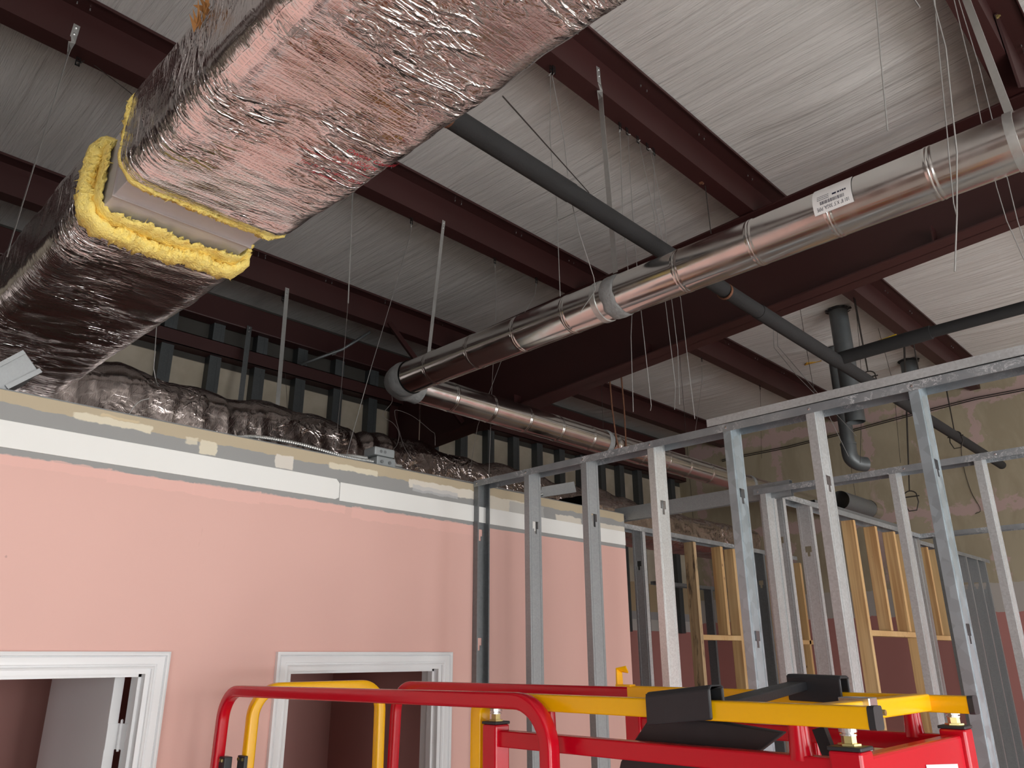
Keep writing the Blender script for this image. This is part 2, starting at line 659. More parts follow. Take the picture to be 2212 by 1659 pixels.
ZR = 5.6
struct(MB().box(XL, XR + .2, YF - .2, YB + .3, -.1, 0).build('floor', CONC))
wl = MB().box(XL - .2, XL, YF - .2, -3.9, 0, ZR).box(XL - .2, XL, -1.3, YB + .3, 0, ZR).box(XL - .2, XL, -3.9, -1.3, 0, .45).box(XL - .2, XL, -3.9, -1.3, 2.95, ZR)
struct(wl.build('wall_left', LEFTW))
fr = MB()
for q in (-3.87, -2.6, -1.33): fr.box(XL - .12, XL - .04, q - .03, q + .03, .45, 2.95)
fr.box(XL - .12, XL - .04, -3.9, -1.3, .45, .51).box(XL - .12, XL - .04, -3.9, -1.3, 2.89, 2.95)
struct(fr.build('window_5', DSTUD))
struct(MB().box(XR, XR + .2, YF - .2, YB + .3, 0, ZR).build('wall_right', M_DEM))
M_BACK = m_wall('exterior_wall_boards', [(2.45, (196, 128, 124), 0), (2.50, (150, 150, 150), .01), (2.64, (214, 212, 208), 0), (2.78, (150, 150, 150), .04), (3.0, (168, 150, 120), .05)], dirt=False)
M_BACK = None
t = NT('exterior_wall_boards')
x_, y_, z_ = t.xyz()
nn = t.noise(t.obj(3, 3, 3), 2, 4)
c_ = t.mix(t.step(t.noise(t.obj(1, 1, 1), 5, 4), .3, .7), lin((170, 160, 142)), lin((186, 177, 160)))
zz_ = t.math('ADD', z_, t.math('MULTIPLY', t.math('SUBTRACT', nn, .5), .08))
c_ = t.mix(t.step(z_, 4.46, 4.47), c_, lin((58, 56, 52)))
low = t.step(zz_, 3.02, 3.03, 1, 0)
c_ = t.mix(low, c_, lin((166, 146, 116)))
c_ = t.mix(t.step(z_, 2.66, 2.662, 1, 0), c_, lin((150, 148, 148)))
c_ = t.mix(t.step(z_, 2.56, 2.562, 1, 0), c_, lin((180, 176, 172)))
c_ = t.mix(t.step(z_, 2.42, 2.422, 1, 0), c_, lin((170, 116, 110)))
M_BACK = t.out(c_, .75, 0.)
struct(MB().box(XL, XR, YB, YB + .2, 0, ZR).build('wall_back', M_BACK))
# storefront wall with window openings
wf = MB()
edges = []
for wxc, ww in WIN: edges.append((wxc - ww / 2, wxc + ww / 2))
px_ = XL
for a, b in edges:
    wf.box(px_, a, YF - .2, YF, .45, 2.95)
    px_ = b
wf.box(px_, XR, YF - .2, YF, .45, 2.95)
wf.box(XL, XR, YF - .2, YF, 0, .45)
wf.box(XL, XR, YF - .2, YF, 2.95, ZR)
struct(wf.build('wall_front', LEFTW))
for i, (a, b) in enumerate(edges):
    fr = MB()
    for q in (a + .03, (a + b) / 2, b - .03): fr.box(q - .03, q + .03, YF - .12, YF - .04, .45, 2.95)
    fr.box(a, b, YF - .12, YF - .04, .45, .51).box(a, b, YF - .12, YF - .04, 2.89, 2.95).box(a, b, YF - .12, YF - .04, 2.2, 2.25)
    struct(fr.build('window_%d' % (i + 1), DSTUD))


# ceiling: sagging white insulation facing, wrinkled along the rolls
PY = [-3.05 + .0, -1.1, .52, 2.15, 3.753, 5.405]      # far lower edge of each purlin
PD, PT, PFL = .21, .22, .105


def ceil_z(y):
    return roof(y) + PD + .004


def make_ceiling():
    X0, X1, Y0, Y1 = XL, XR + .02, YF, YB
    nx, ny = 560, 150
    vs = []
    tops = [p - PT for p in PY] + [YB]
    for j in range(ny + 1):
        y = Y0 + (Y1 - Y0) * j / ny
        lo = max([q for q in tops if q <= y] or [Y0 - .3])
        hi = min([q for q in tops if q > y] or [YB])
        s = (y - lo - .13) / max(.01, hi - lo - .16)
        sag = math.sin(math.pi * min(1, max(0, s)))
        for i in range(nx + 1):
            x = X0 + (X1 - X0) * i / nx
            w = noise.noise((x * 9, y * .55, 1.3)) * .016 + noise.noise((x * 22, y * .9, 4.7)) * .009 + noise.noise((x * 1.1, y * .8, 9)) * .02
            bay = ((x - 3.95 + 9.15) % 1.83) / 1.83
            d = min(bay, 1 - bay) * 1.83 + .02 * math.sin(y * 5 + x)
            tab = .034 * math.exp(-(d / .035) ** 2)
            vs.append((x, y, ceil_z(y) - sag * (.022 - w + tab)))
    mb = MB()
    mb.v = vs
    mb.f = [(j * (nx + 1) + i, j * (nx + 1) + i + 1, (j + 1) * (nx + 1) + i + 1, (j + 1) * (nx + 1) + i) for j in range(ny) for i in range(nx)]
    o = mb.build('ceiling', CEILF, smooth=True)
    return struct(o)


make_ceiling()
struct(MB().box(XL - .2, XR + .2, YF - .2, YB + .3, ZR, ZR + .1).build('ceiling_roof_deck', LEFTW))

# ---------------------------------------------------------------- pink partition with two door openings
D1 = (.36, 1.278)      # clear opening of the left door (x)
D2 = (1.862, 2.735)    # clear opening of the right door
DZ = CH - .033         # head of the openings
WT = .12
WEX = 4.36             # right end of the partition
pw = MB()
pw.box(XL, D1[0], WY, WY + WT, 0, zt).box(D1[1], D2[0], WY, WY + WT, 0, zt).box(D2[1], WEX, WY, WY + WT, 0, zt)
pw.box(D1[0], D1[1], WY, WY + WT, DZ, zt).box(D2[0], D2[1], WY, WY + WT, DZ, zt)
struct(pw.build('wall_partition', M_PINK))
# white painted gypsum bands left on the wall: two lengths
zb0, zb1 = CH + .2262 * 3.2, CH + .2572 * 3.2
xj = wx(732, 1060)
tb = MB().prism([(XL, WY - .006, zb0), (xj - .02, WY - .006, zb0), (xj, WY - .006, zb0 + .01), (xj, WY - .006, zb1 - .02), (xj - .02, WY - .006, zb1), (XL, WY - .006, zb1)], (0, .006, 0))
struct(tb.build('trim_1', WHITEB, bevel=.002))
struct(MB().box(xj + .004, WEX - .0, WY - .004, WY, zb0 - .004, zb1 - .012).build('trim_2', WHITEB, bevel=.002))
struct(MB().box(XL, WEX, WY - .002, WY + WT + .002, zt, zt + .004).build('trim_3', DSTUD))


def casing(a, b, zh, w=.062):
    """mitred colonial casing round an opening, plus the jamb lining"""
    prof = [(0, 0), (0, .011), (.006, .014), (.011, .008), (.014, .007), (.018, .012), (.030, .012), (.042, .015), (.046, .010), (.049, .020), (.055, .022), (w, .019), (w, 0)]
    mb = MB()
    n = len(prof)
    pts = []
    for (d, h) in prof:
        pts.append([(a - d, WY - h, 0), (a - d, WY - h, zh + d), (b + d, WY - h, zh + d), (b + d, WY - h, 0)])
    vs = []
    for k in range(4):
        for j in range(n): vs.append(pts[j][k])
    fs = [(k * n + j, k * n + (j + 1) % n, (k + 1) * n + (j + 1) % n, (k + 1) * n + j) for k in range(3) for j in range(n)]
    fs += [tuple(range(n)), tuple(3 * n + j for j in range(n))]
    mb.add(vs, fs)
    return mb


def jamb(a, b, zh):
    j = MB()
    th = .018
    j.box(a, a + th, WY - .001, WY + WT + .01, 0, zh).box(b - th, b, WY - .001, WY + WT + .01, 0, zh).box(a + th, b - th, WY - .001, WY + WT + .01, zh - th, zh)
    s = .011
    j.box(a + th, a + th + s, WY + .035, WY + .07, 0, zh - th).box(b - th - s, b - th, WY + .035, WY + .07, 0, zh - th).box(a + th, b - th, WY + .035, WY + .07, zh - th - s, zh - th)
    return j


for i, (a, b) in enumerate((D1, D2)):
    r = casing(a, b, DZ).build('door_%d' % (i + 1), WHITE, auto=40)
    struct(r)
    jamb(a, b, DZ).build('door_jamb', WHITE, r)
    if i == 0:
        hx = b - .018
        hy = WY + WT + .012
        # leaf swung 90 degrees into the room on the right jamb
        dl = MB().box(hx - .05, hx - .012, hy + .03, hy + .79, .01, DZ - .025).build('door_leaf', WHITE, r, bevel=.002)
        h = MB()
        zc = onY(290, 1590, WY).z - .01
        for k in range(5):
            h.lathe((hx - .006, hy + .012, zc - .045 + .0182 * k), (0, 0, 1), [(0, 0), (0, .0075), (.0172, .0075), (.0172, 0)], 12)
        h.lathe((hx - .006, hy + .012, zc - .052), (0, 0, 1), [(0, 0), (0, .005), (.11, .005), (.114, 0)], 10)
        h.box(hx - .05, hx - .008, hy + .026, hy + .030, zc - .045, zc + .046)
        h.box(hx - .004, hx - .001, hy - .04, hy + .01, zc - .045, zc + .046)
        h.build('hinge', WHITE, dl)

# rooms behind the partition: dim pink rooms under their own lid
YI = 4.55
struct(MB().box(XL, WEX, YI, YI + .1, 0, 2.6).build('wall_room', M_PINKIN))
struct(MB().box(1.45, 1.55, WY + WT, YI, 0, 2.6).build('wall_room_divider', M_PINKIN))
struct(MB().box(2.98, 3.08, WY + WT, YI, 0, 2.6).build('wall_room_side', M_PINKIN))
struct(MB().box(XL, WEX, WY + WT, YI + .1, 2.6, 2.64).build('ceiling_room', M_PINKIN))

# ---------------------------------------------------------------- roof steel
def z_purlin(y, x0, x1, label, name='roof_purlin'):
    """Z purlin: lower flange runs away from the viewer, upper flange towards"""
    zb = roof(y)
    yw = y - PFL
    th = .006
    p = thing(name, label, 'roof beam', (x0, yw, zb))
    prof = [(y, zb + .015), (y, zb), (yw, zb), (yw, zb + PD - .002), (yw - PFL - .01, zb + PD - .002), (yw - PFL - .01, zb + PD - .018)]
    mb = MB()
    vs = [(x0, a, b) for a, b in prof] + [(x1, a, b) for a, b in prof]
    n = len(prof)
    mb.add(vs, [(j, j + 1, n + j + 1, n + j) for j in range(n - 1)])
    mb.build('purlin_section', PRIMER, p, solid=th)
    x = .62
    first = None
    while x < x1:
        for dx in (0, .06):
            if first is None:
                first = MB().lathe((0, 0, 0), (0, 0, -1), [(0, .004), (.012, .004), (.012, 0)], 6).build('roof_screw', WASH)
                o = first
            else:
                o = first.copy()
                COL.objects.link(o)
            o.parent = p
            o.location = Vector((x + dx, yw - .05, zb + PD - .008)) - p.location
        x += .62
    return p


LAB = ['red oxide roof purlin at the top right corner, nearest the viewer', 'red oxide roof purlin carrying the row of five hanger clips',
       'red oxide roof purlin crossing just beyond the wrapped duct joint', 'red oxide roof purlin passing above the pipe elbow']
for y, l in zip(PY[2:], LAB):
    z_purlin(y, XL + .05, XR - .02, l)
# eave strut along the back wall
ev = thing('eave_strut', 'dark red eave strut along the top of the back wall', 'roof beam', (XL, YB - .15, roof(6) - .1))
MB().box(XL + .02, XR - .02, YB - .16, YB - .02, CH + math.tan(math.radians(24.4)) * 5.99, CH + math.tan(math.radians(26.1)) * 5.99).build('strut_web', PRIMER, ev, bevel=.01)
# girt
YG = YB - .14
g0, g1 = onY(351, 734, YG).z, onY(351, 703, YG).z
gt = thing('wall_girt', 'dark red horizontal girt across the back wall studs', 'girt', (XL, YG, g0))
gm = MB()
for a, b, c, d in ((YG, YG + .006, g0, g1), (YG, YB - .01, g0, g0 + .006), (YG, YB - .01, g1 - .006, g1)): gm.box(XL + .03, XR - .03, a, b, c, d)
gm.build('girt_section', PRIMER, gt)

# main frame rafter (tapered I) and its column
RX0, RX1 = 4.45, 4.65


def rz(y): return CH + 2.275 - .0645 * y


ra = thing('rafter', 'deep red oxide steel rafter crossing behind the round pipe', 'steel beam', (4.55, 0, rz(0)))
yr0, yr1 = YF + .3, 5.72
rt = lambda y: roof(y) - .012
MB().prism([(4.545, yr0, rz(yr0)), (4.545, yr1, rz(yr1)), (4.545, yr1, rt(yr1)), (4.545, yr0, rt(yr0))], (.01, 0, 0)).build('web', PRIMER, ra)
MB().prism([(RX0, yr0, rz(yr0)), (RX0, yr1, rz(yr1)), (RX0, yr1, rz(yr1) + .014), (RX0, yr0, rz(yr0) + .014)], (RX1 - RX0, 0, 0)).build('bottom_flange', PRIMER, ra, bevel=.003)
MB().prism([(RX0, yr0, rt(yr0) - .014), (RX0, yr1, rt(yr1) - .014), (RX0, yr1, rt(yr1)), (RX0, yr0, rt(yr0))], (RX1 - RX0, 0, 0)).build('top_flange', PRIMER, ra, bevel=.003)
for y in (1.0, 3.0, 4.35): MB().box(RX0 + .01, 4.545, y, y + .008, rz(y) + .014, rz(y) + .12).build('stiffener', PRIMER, ra)
co = thing('frame_column', 'dark red steel column at the back wall under the rafter', 'steel column', (4.55, 5.85, 0))
MB().box(RX0, RX1, 5.73, 5.745, 0, rz(5.75)).build('inner_flange', PRIMER, co)
MB().box(RX0, RX1, 6.09, 6.105, 0, rt(6.0)).build('outer_flange', PRIMER, co)
MB().box(4.545, 4.555, 5.745, 6.09, 0, rt(6.0)).build('column_web', PRIMER, co)
fb = thing('flange_brace', 'thin red angle brace from purlin down to rafter flange', 'brace', onY(841, 696, 5.29))
pa, pb = onY(841, 696, 5.29), Vector((4.46, 5.0, rz(5.0) + .05))
MB().bar([pa, pb], .05, .006, (0, 1, 0)).bar([pa + Vector((0, .022, 0)), pb + Vector((0, .022, 0))], .006, .05, (0, 1, 0)).build('angle_bar', PRIMER, fb)
fb2 = thing('purlin_clip', 'red steel lap plate bolted to the purlin at top right', 'steel plate', (3.9, .4, roof(.42) + .02))
c0 = [onY(2147, 32, .408), onY(2172, 16, .408), onY(2225, 190, .408), onY(2200, 190, .408)]
MB().prism(c0, (0, -.012, 0)).build('plate', PRIMER, fb2)
bp = onY(2152, 37, .40)
MB().lathe(bp, (0, -1, 0), [(0, 0), (0, .012), (.012, .012), (.012, .006), (.02, .006), (.02, 0)], 6).build('bolt', ZINC, fb2)

# back wall studs
SB = [328, 436, 534, 622, 704, 778, 1018, 1065, 1108, 1150, 1190, 1300, 1330, 1362, 1392]
xs = [onY(p, 850, YB - .05).x for p in SB[:6]]
step_ = .405
x = xs[0]
k = 0
sbx = []
while x < 9.7:
    sbx.append(x)
    x += step_
ORD = ['first', 'second', 'third', 'fourth', 'fifth', 'sixth', 'seventh', 'eighth', 'ninth', 'tenth', 'eleventh', 'twelfth', 'thirteenth', 'fourteenth', 'fifteenth', 'sixteenth', 'seventeenth', 'eighteenth', 'nineteenth', 'twentieth']
protoS = None
nb = 0
for i, x in enumerate(sbx):
    if abs(x - 4.55) < .16 or x < .2: continue
    if protoS is None:
        mb = MB()
        mb.add([(0.10, -.0, 2.4), (.10, -.09, 2.4), (0, -.09, 2.4), (0, 0, 2.4), (0.10, -.0, 4.9), (.10, -.09, 4.9), (0, -.09, 4.9), (0, 0, 4.9)], [(0, 1, 5, 4), (1, 2, 6, 5), (2, 3, 7, 6)])
        mb.add([(.066, -.0915, 2.4), (.072, -.0915, 2.4), (.072, -.0915, 4.9), (.066, -.0915, 4.9)], [(0, 1, 2, 3)])
        protoS = mb.build('wall_stud', BSTUD, solid=.0015)
        o = protoS
    else:
        o = protoS.copy()
        COL.objects.link(o)
    o.location = (x, YB - .002, 0)
    tag(o, 'dark steel back wall stud above the trunk duct, %s counted from the left' % ORD[nb], 'stud', 'dark steel studs along the back wall')
    nb += 1


# ---------------------------------------------------------------- foil wrapped duct
def duct_section(x0, x1, z0, z1, r, n=22):
    pts = []
    segs = [((x0 + r, z0), (x1 - r, z0), (x1 - r, z0 + r), -90), ((x1, z0 + r), (x1, z1 - r), (x1 - r, z1 - r), 0),
            ((x1 - r, z1), (x0 + r, z1), (x0 + r, z1 - r), 90), ((x0, z1 - r), (x0, z0 + r), (x0 + r, z0 + r), 180)]
    for a, b, c, ang in segs:
        m = n if abs(a[0] - b[0]) > abs(a[1] - b[1]) else int(n * .6)
        for k in range(m): pts.append((a[0] + (b[0] - a[0]) * k / m, a[1] + (b[1] - a[1]) * k / m, 0))
    # arcs between the straights
    out = []
    i = 0
    centers = [(x1 - r, z0 + r, -90), (x1 - r, z1 - r, 0), (x0 + r, z1 - r, 90), (x0 + r, z0 + r, 180)]
    counts = [n if abs(a[0] - b[0]) > abs(a[1] - b[1]) else int(n * .6) for a, b, c, ang in segs]
    for s_, cnt in enumerate(counts):
        out += [(p[0], p[1]) for p in pts[i:i + cnt]]
        i += cnt
        cx, cz, a0 = centers[s_]
        for k in range(8):
            t_ = math.radians(a0 + 90 * k / 8)
            out.append((cx + r * math.cos(t_), cz + r * math.sin(t_)))
    return out


def wrap_mesh(sec_fn, y0, y1, dy, amp, seed, axis='y', fold=0.0):
    mb = MB()
    ny = max(2, int((y1 - y0) / dy))
    rows = []
    n = None
    for j in range(ny + 1):
        y = y0 + (y1 - y0) * j / ny
        s = sec_fn(y)
        n = len(s)
        cx = sum(p[0] for p in s) / n
        cz = sum(p[1] for p in s) / n
        for (a, b) in s:
            d = Vector((a - cx, b - cz))
            L = d.length
            d.normalize()
            q = (a * 3, y * 4.5, b * 3 + seed)
            w = noise.noise(q) * 1.0 + noise.noise((a * 9 + b * 4, y * 14 + a * 5, b * 9 + seed)) * .55 + abs(noise.noise((a * 5 - b * 3, y * 26 + a * 11, seed))) * .35
            off = w * amp
            if fold: off += fold * (1 - 2.2 * abs(noise.noise((y * 6.5, a * 1.2 + 3, b * 1.2 + seed)))) * noise.noise((y * 1.1, 7, seed))
            if axis == 'y': mb.v.append((a + d.x * off, y, b + d.y * off))
            else: mb.v.append((y, a + d.x * off, b + d.y * off))
    for j in range(ny):
        for i in range(n):
            k = (i + 1) % n
            mb.f.append((j * n + i, j * n + k, (j + 1) * n + k, (j + 1) * n + i))
    return mb


def fuzzy_ring(sec, y, thick_out, thick_in, ylen, seed, amp, flare=0.):
    """fibreglass edge: a ragged band following the duct section"""
    mb = MB()
    n = len(sec)
    cx = sum(p[0] for p in sec) / n
    cz = sum(p[1] for p in sec) / n
    prof = 12
    for i, (a, b) in enumerate(sec):
        d = Vector((a - cx, 0, b - cz))
        nx = Vector((sec[(i + 1) % n][0] - sec[i - 1][0], 0, sec[(i + 1) % n][1] - sec[i - 1][1])).normalized()
        out = Vector((nx.z, 0, -nx.x))
        if out.dot(d) < 0: out = -out
        for k in range(prof):
            t_ = 2 * math.pi * k / prof
            rr = 1 + amp * noise.noise((a * 22, b * 22 + k * .9, seed)) + amp * .8 * noise.noise((a * 60, b * 60 + k * 1.7, seed + 5)) + amp * .5 * noise.noise((a * 140, b * 140 + k * 2.9, seed + 9))
            off = (thick_out - thick_in) / 2 + math.cos(t_) * (thick_out + thick_in) / 2 * rr
            yy = math.sin(t_) * ylen * rr + flare * noise.noise((a * 7, b * 7, seed + 2)) * ylen
            p = Vector((a, y, b)) + out * off + Vector((0, yy, 0))
            mb.v.append(tuple(p))
    for i in range(n):
        for k in range(prof):
            i2, k2 = (i + 1) % n, (k + 1) % prof
            mb.f.append((i * prof + k, i * prof + k2, i2 * prof + k2, i2 * prof + k))
    # loose fibres
    rnd = random.Random(seed)
    for q in range(900):
        v = Vector(mb.v[rnd.randrange(len(mb.v))])
        d = Vector((rnd.uniform(-1, 1), rnd.uniform(-1, 1), rnd.uniform(-1, 1))) * rnd.uniform(.005, .018)
        s = Vector((rnd.uniform(-1, 1), rnd.uniform(-1, 1), rnd.uniform(-1, 1))) * .0022
        mb.add([v - s, v + s, v + d, v - d * .2], [(0, 1, 2), (0, 2, 3)])
    return mb


BX0, BX1, BZ0, BZ1 = .606, 1.195, CH + 1.40, CH + 1.785
du = thing('supply_duct', 'large foil wrapped rectangular duct with exposed yellow insulation at joint', 'duct', (.9, 2.5, BZ0))
MB().box(.650, 1.135, 2.2, 2.85, BZ0 + .05, BZ1 - .05).build('sheet_metal_joint', DUCTM, du, bevel=.003)
jt = MB()
jt.box(.645, 1.14, 2.478, 2.484, BZ0 + .044, BZ1 - .044)
jt.build('drive_cleat', simple('cleat_edge', (182, 172, 168), .5, .3), du)


def sec1(y):
    e = .010 * max(0, 1 - (y + .6) / 3)
    return duct_section(BX0 - e, BX1 + e, BZ0 + (.018 if y > 2.25 else 0) * (y - 2.25) / .06, BZ1 + .01, .085, 26)


def sec2(y):
    s = (y - 2.65) / 2.2
    return duct_section(BX0 - .015 - .01 * s, BX1 + .005 - .02 * s, BZ0 - .008, BZ1 - .015, .10, 26)


wrap_mesh(sec1, -2.2, 2.31, .016, .0075, 3.1).build('foil_wrap', FOIL, du, smooth=True)
wrap_mesh(sec2, 2.66, 4.83, .016, .0085, 8.4).build('foil_wrap', FOIL, du, smooth=True)
sA = [(a, b) for a, b in duct_section(BX0 + .004, BX1 - .004, BZ0 + .022, BZ1, .085, 130)]
fuzzy_ring(sA, 2.318, .010, .012, .016, 11, .7).build('insulation_edge', INS, du, smooth=True)
sB = [(a, b) for a, b in duct_section(BX0 - .008, BX1 + .006, BZ0 - .006, BZ1 - .02, .10, 130)]
fuzzy_ring(sB, 2.655, .014, .034, .048, 23, .5, .5).build('insulation_edge', INS, du, smooth=True)
# torn batt lying between metal and wrap
sC = [(a, b) for a, b in duct_section(BX0 + .026, BX1 - .026, BZ0 + .03, BZ1 - .05, .07, 60)]
fuzzy_ring(sC, 2.615, .008, .012, .055, 37, .6, .5).build('insulation_batt', INS, du, smooth=True)
# torn scraps of brown-yellow paper at the top edge
sp = MB()
c1 = onX(440, 35, BX0 - .01)
for q in range(14):
    v = c1 + Vector((random.uniform(-.01, .01), random.uniform(-.05, .05), random.uniform(-.02, .03)))
    d = Vector((random.uniform(-.03, 0), random.uniform(-.04, .04), random.uniform(-.01, .04)))
    sp.add([v, v + Vector((.004, .03, 0)), v + d, v + d * .5 + Vector((0, .01, .01))], [(0, 1, 2), (0, 2, 3)])
sp.build('torn_paper_scrap', simple('brown_batt_scrap', (190, 140, 84), .9, 0, .3, 50), du)


# red print on the wrap underside
def text_mesh(body, size, shear=0.0):
    cu = bpy.data.curves.new('txt', 'FONT')
    cu.body = body
    cu.size = size
    cu.shear = shear
    cu.resolution_u = 2
    o = bpy.data.objects.new('txt', cu)
    COL.objects.link(o)
    dg = bpy.context.evaluated_depsgraph_get()
    dg.update()
    me = bpy.data.meshes.new_from_object(o.evaluated_get(dg))
    bpy.data.objects.remove(o)
    vs = [tuple(v.co) for v in me.vertices]
    fs = [tuple(p.vertices) for p in me.polygons]
    bpy.data.meshes.remove(me)
    bpy.data.curves.remove(cu)
    return vs, fs


pr = MB()
zt_ = BZ0 - .0165
lines = [('Owens Corning', (745, 326), .030), ('SOFTR', (765, 352), .026), ('Duct Wrap R', (716, 340), .022), ('FHC 25/50', (722, 378), .022), ('Type 75  3-/8-10', (646, 347), .019), ('R  Installed', (672, 372), .019)]
for body, (px, py), sz in lines:
    vs, fs = text_mesh(body, sz, .15)
    o3 = onZ(px, py, zt_)
    P_ = []
    for v in vs:
        # text runs along +x, its top towards -y (read from below)
        X_ = o3.x + v[0] * .9
        Y_ = o3.y - v[1] - v[0] * .10
        e_ = max(0, X_ - (BX1 - .085)) / .1
        P_.append((min(X_, BX1 - .085) + .1 * math.sin(e_), Y_, zt_ + .1 * (1 - math.cos(e_))))
    pr.add(P_, fs)
for (a, b, w) in (((650, 316), (800, 385), .0022), ((625, 352), (760, 404), .0012)):
    A, B = onZ(a[0], a[1], zt_), onZ(b[0], b[1], zt_)
    pr.add([A, B, B + Vector((0, w, 0)), A + Vector((0, w, 0))], [(0, 1, 2, 3)])
pr.build('printed_lettering', REDINK, du)

# foil trunk duct running along the back
TY0, TY1, TZ0, TZ1 = 4.86, 5.62, CH + 1.22, CH + 1.74
tr = thing('trunk_duct', 'crumpled foil wrapped trunk duct lying behind the pink wall', 'duct', (3.5, 5.2, TZ0))


def sec3(x):
    d = .10 * max(0, (x - 2.2) / 4.5)
    w = .025 * math.sin(x * 5.2) + .015 * math.sin(x * 13.1)
    return duct_section(TY0, TY1, TZ0, TZ1 - d + w, .16, 22)


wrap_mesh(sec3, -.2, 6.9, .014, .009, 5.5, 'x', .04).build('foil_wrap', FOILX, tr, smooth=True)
sup = MB()
for x in (.4, 2.2, 4.0, 5.8): sup.box(x, x + .04, TY0 + .05, TY1 - .05, 2.64, TZ0 + .02)
sup.build('support_leg', DSTUD, tr)

# galvanised boot at far left edge and track offcut on the wall
bo = thing('duct_boot', 'galvanised sheet metal boot resting on the wall at left edge', 'duct fitting', (.6, 3.25, zt))
q = [onY(-30, 800, 3.24), onY(52, 757, 3.24), onY(86, 805, 3.24), onY(12, 842, 3.24), onY(-60, 850, 3.24)]
zmin = min(p.z for p in q)
dz = (zt + .004) - zmin
bm_ = MB().prism([p + Vector((0, 0, max(0, dz) * 0)) for p in q], (0, .22, 0))
bm_.build('boot_body', SDULL, bo, bevel=.003)
MB().bar([q[2] + Vector((0, -.004, .008)), q[3] + Vector((0, -.004, .008))], .012, .018, (0, 0, 1)).bar([q[0] + Vector((0, -.004, -.008)), q[1] + Vector((0, -.004, -.008))], .012, .016, (0, 0, 1)).build('folded_rim', SDULL, bo)

# ---------------------------------------------------------------- round exhaust pipe
PX, PZ, PYE, PR = 2.855, CH + 1.690, 3.90, .1037
pi = thing('exhaust_pipe', 'shiny round galvanised pipe with sealed elbow and two runs', 'pipe', (PX, PYE, PZ))


def pipe_prof(L, beads, r):
    prof = [(0, r)]
    for b in sorted(beads):
        if .02 < b < L - .02:
            for dd in (-.0065, .0065):
                prof += ([(b - .018, r)] if dd < 0 else []) + [(b + dd - .007, r), (b + dd - .003, r + .0017), (b + dd + .003, r + .0017), (b + dd + .007, r)] + ([(b + .018, r)] if dd > 0 else [])
    prof.append((L, r))
    return prof


ER = .15
y_near = -1.2
L1 = PYE - ER - y_near
beads1 = [PYE - ER - y - 0 for y in ()]
by = [3.46, 3.08, 2.71, 2.35, 1.673, 1.303, .965, .588, .22, -.15, -.5]
MB().lathe((PX, y_near, PZ), (0, 1, 0), pipe_prof(L1, [b - y_near for b in by], PR), 40).build('near_run', PIPE, pi, auto=50)
x_far = XR - .02
bx = [3.35, 3.72, 4.09, 4.46, 4.85, 5.2, 5.57, 5.95, 6.3, 6.7, 7.1, 7.5, 8.0, 8.5]
MB().lathe((PX + ER, PYE, PZ + .03), (1, 0, 0), pipe_prof(x_far - PX - ER, [b - PX - ER for b in bx], PR), 40).build('far_run', PIPE, pi, auto=50)
# gored elbow with grey duct sealant
pth = []
for k in range(13):
    a = math.pi / 2 * k / 12
    pth.append((PX + ER - ER * math.cos(a), PYE - ER + ER * math.sin(a), PZ + .03 * (k / 12)))
fr_ = MB()
sg = 40
el = MB()
frs = el.frame([(PX, PYE - ER - .05, PZ)] + pth + [(PX + ER + .06, PYE, PZ + .03)])
vs, fs = [], []
for i, (p, t_, a, b) in enumerate(frs):
    rr = PR + .006 + (.004 if i % 4 == 2 else 0)
    for k in range(sg):
        th = 2 * math.pi * k / sg
        vs.append(p + (a * math.cos(th) + b * math.sin(th)) * (rr + .0015 * noise.noise((k * .8, i * .7, 2))))
for i in range(len(frs) - 1):
    for k in range(sg):
        k2 = (k + 1) % sg
        fs.append((i * sg + k, i * sg + k2, (i + 1) * sg + k2, (i + 1) * sg + k))
el.add(vs, fs)
el.build('elbow', SEAL, pi, auto=40)


def seal_band(center, axis, w, name='sealant_band'):
    mb = MB()
    ax = Vector(axis)
    a = ax.orthogonal().normalized()
    b = ax.cross(a)
    n, m = 60, 8
    for j in range(m + 1):
        for k in range(n):
            th = 2 * math.pi * k / n
            e = (j / m - .5) * w * (1 + .25 * noise.noise((math.cos(th) * 2.5, math.sin(th) * 2.5, j > m / 2)))
            rr = PR + .0035 + .0028 * math.sin(math.pi * j / m) + .002 * noise.noise((k * .6, j * 1.4, 3))
            if j in (0, m): rr = PR + .0005
            mb.v.append(tuple(Vector(center) + ax * e + (a * math.cos(th) + b * math.sin(th)) * rr))
    for j in range(m):
        for k in range(n):
            k2 = (k + 1) % n
            mb.f.append((j * n + k, j * n + k2, (j + 1) * n + k2, (j + 1) * n + k))
    return mb.build(name, SEAL, pi, smooth=True)


seal_band((PX, 2.055, PZ), (0, 1, 0), .085)
seal_band((PX, .19, PZ), (0, 1, 0), .10)
seal_band((5.08, PYE, PZ + .03), (1, 0, 0), .06)
seal_band((7.55, PYE, PZ + .03), (1, 0, 0), .05)
# flat strap rings round the pipe
for y in (2.145, .325):
    MB().lathe((PX, y - .015, PZ), (0, 1, 0), [(0, PR), (0, PR + .004), (.03, PR + .004), (.03, PR)], 40).build('strap_ring', STRAP, pi, auto=40)


# label sticker, upside down, wrapped on the pipe
def pipe_pt(y, ang, r):
    return (PX - math.cos(ang) * r, y, PZ + math.sin(ang) * r)


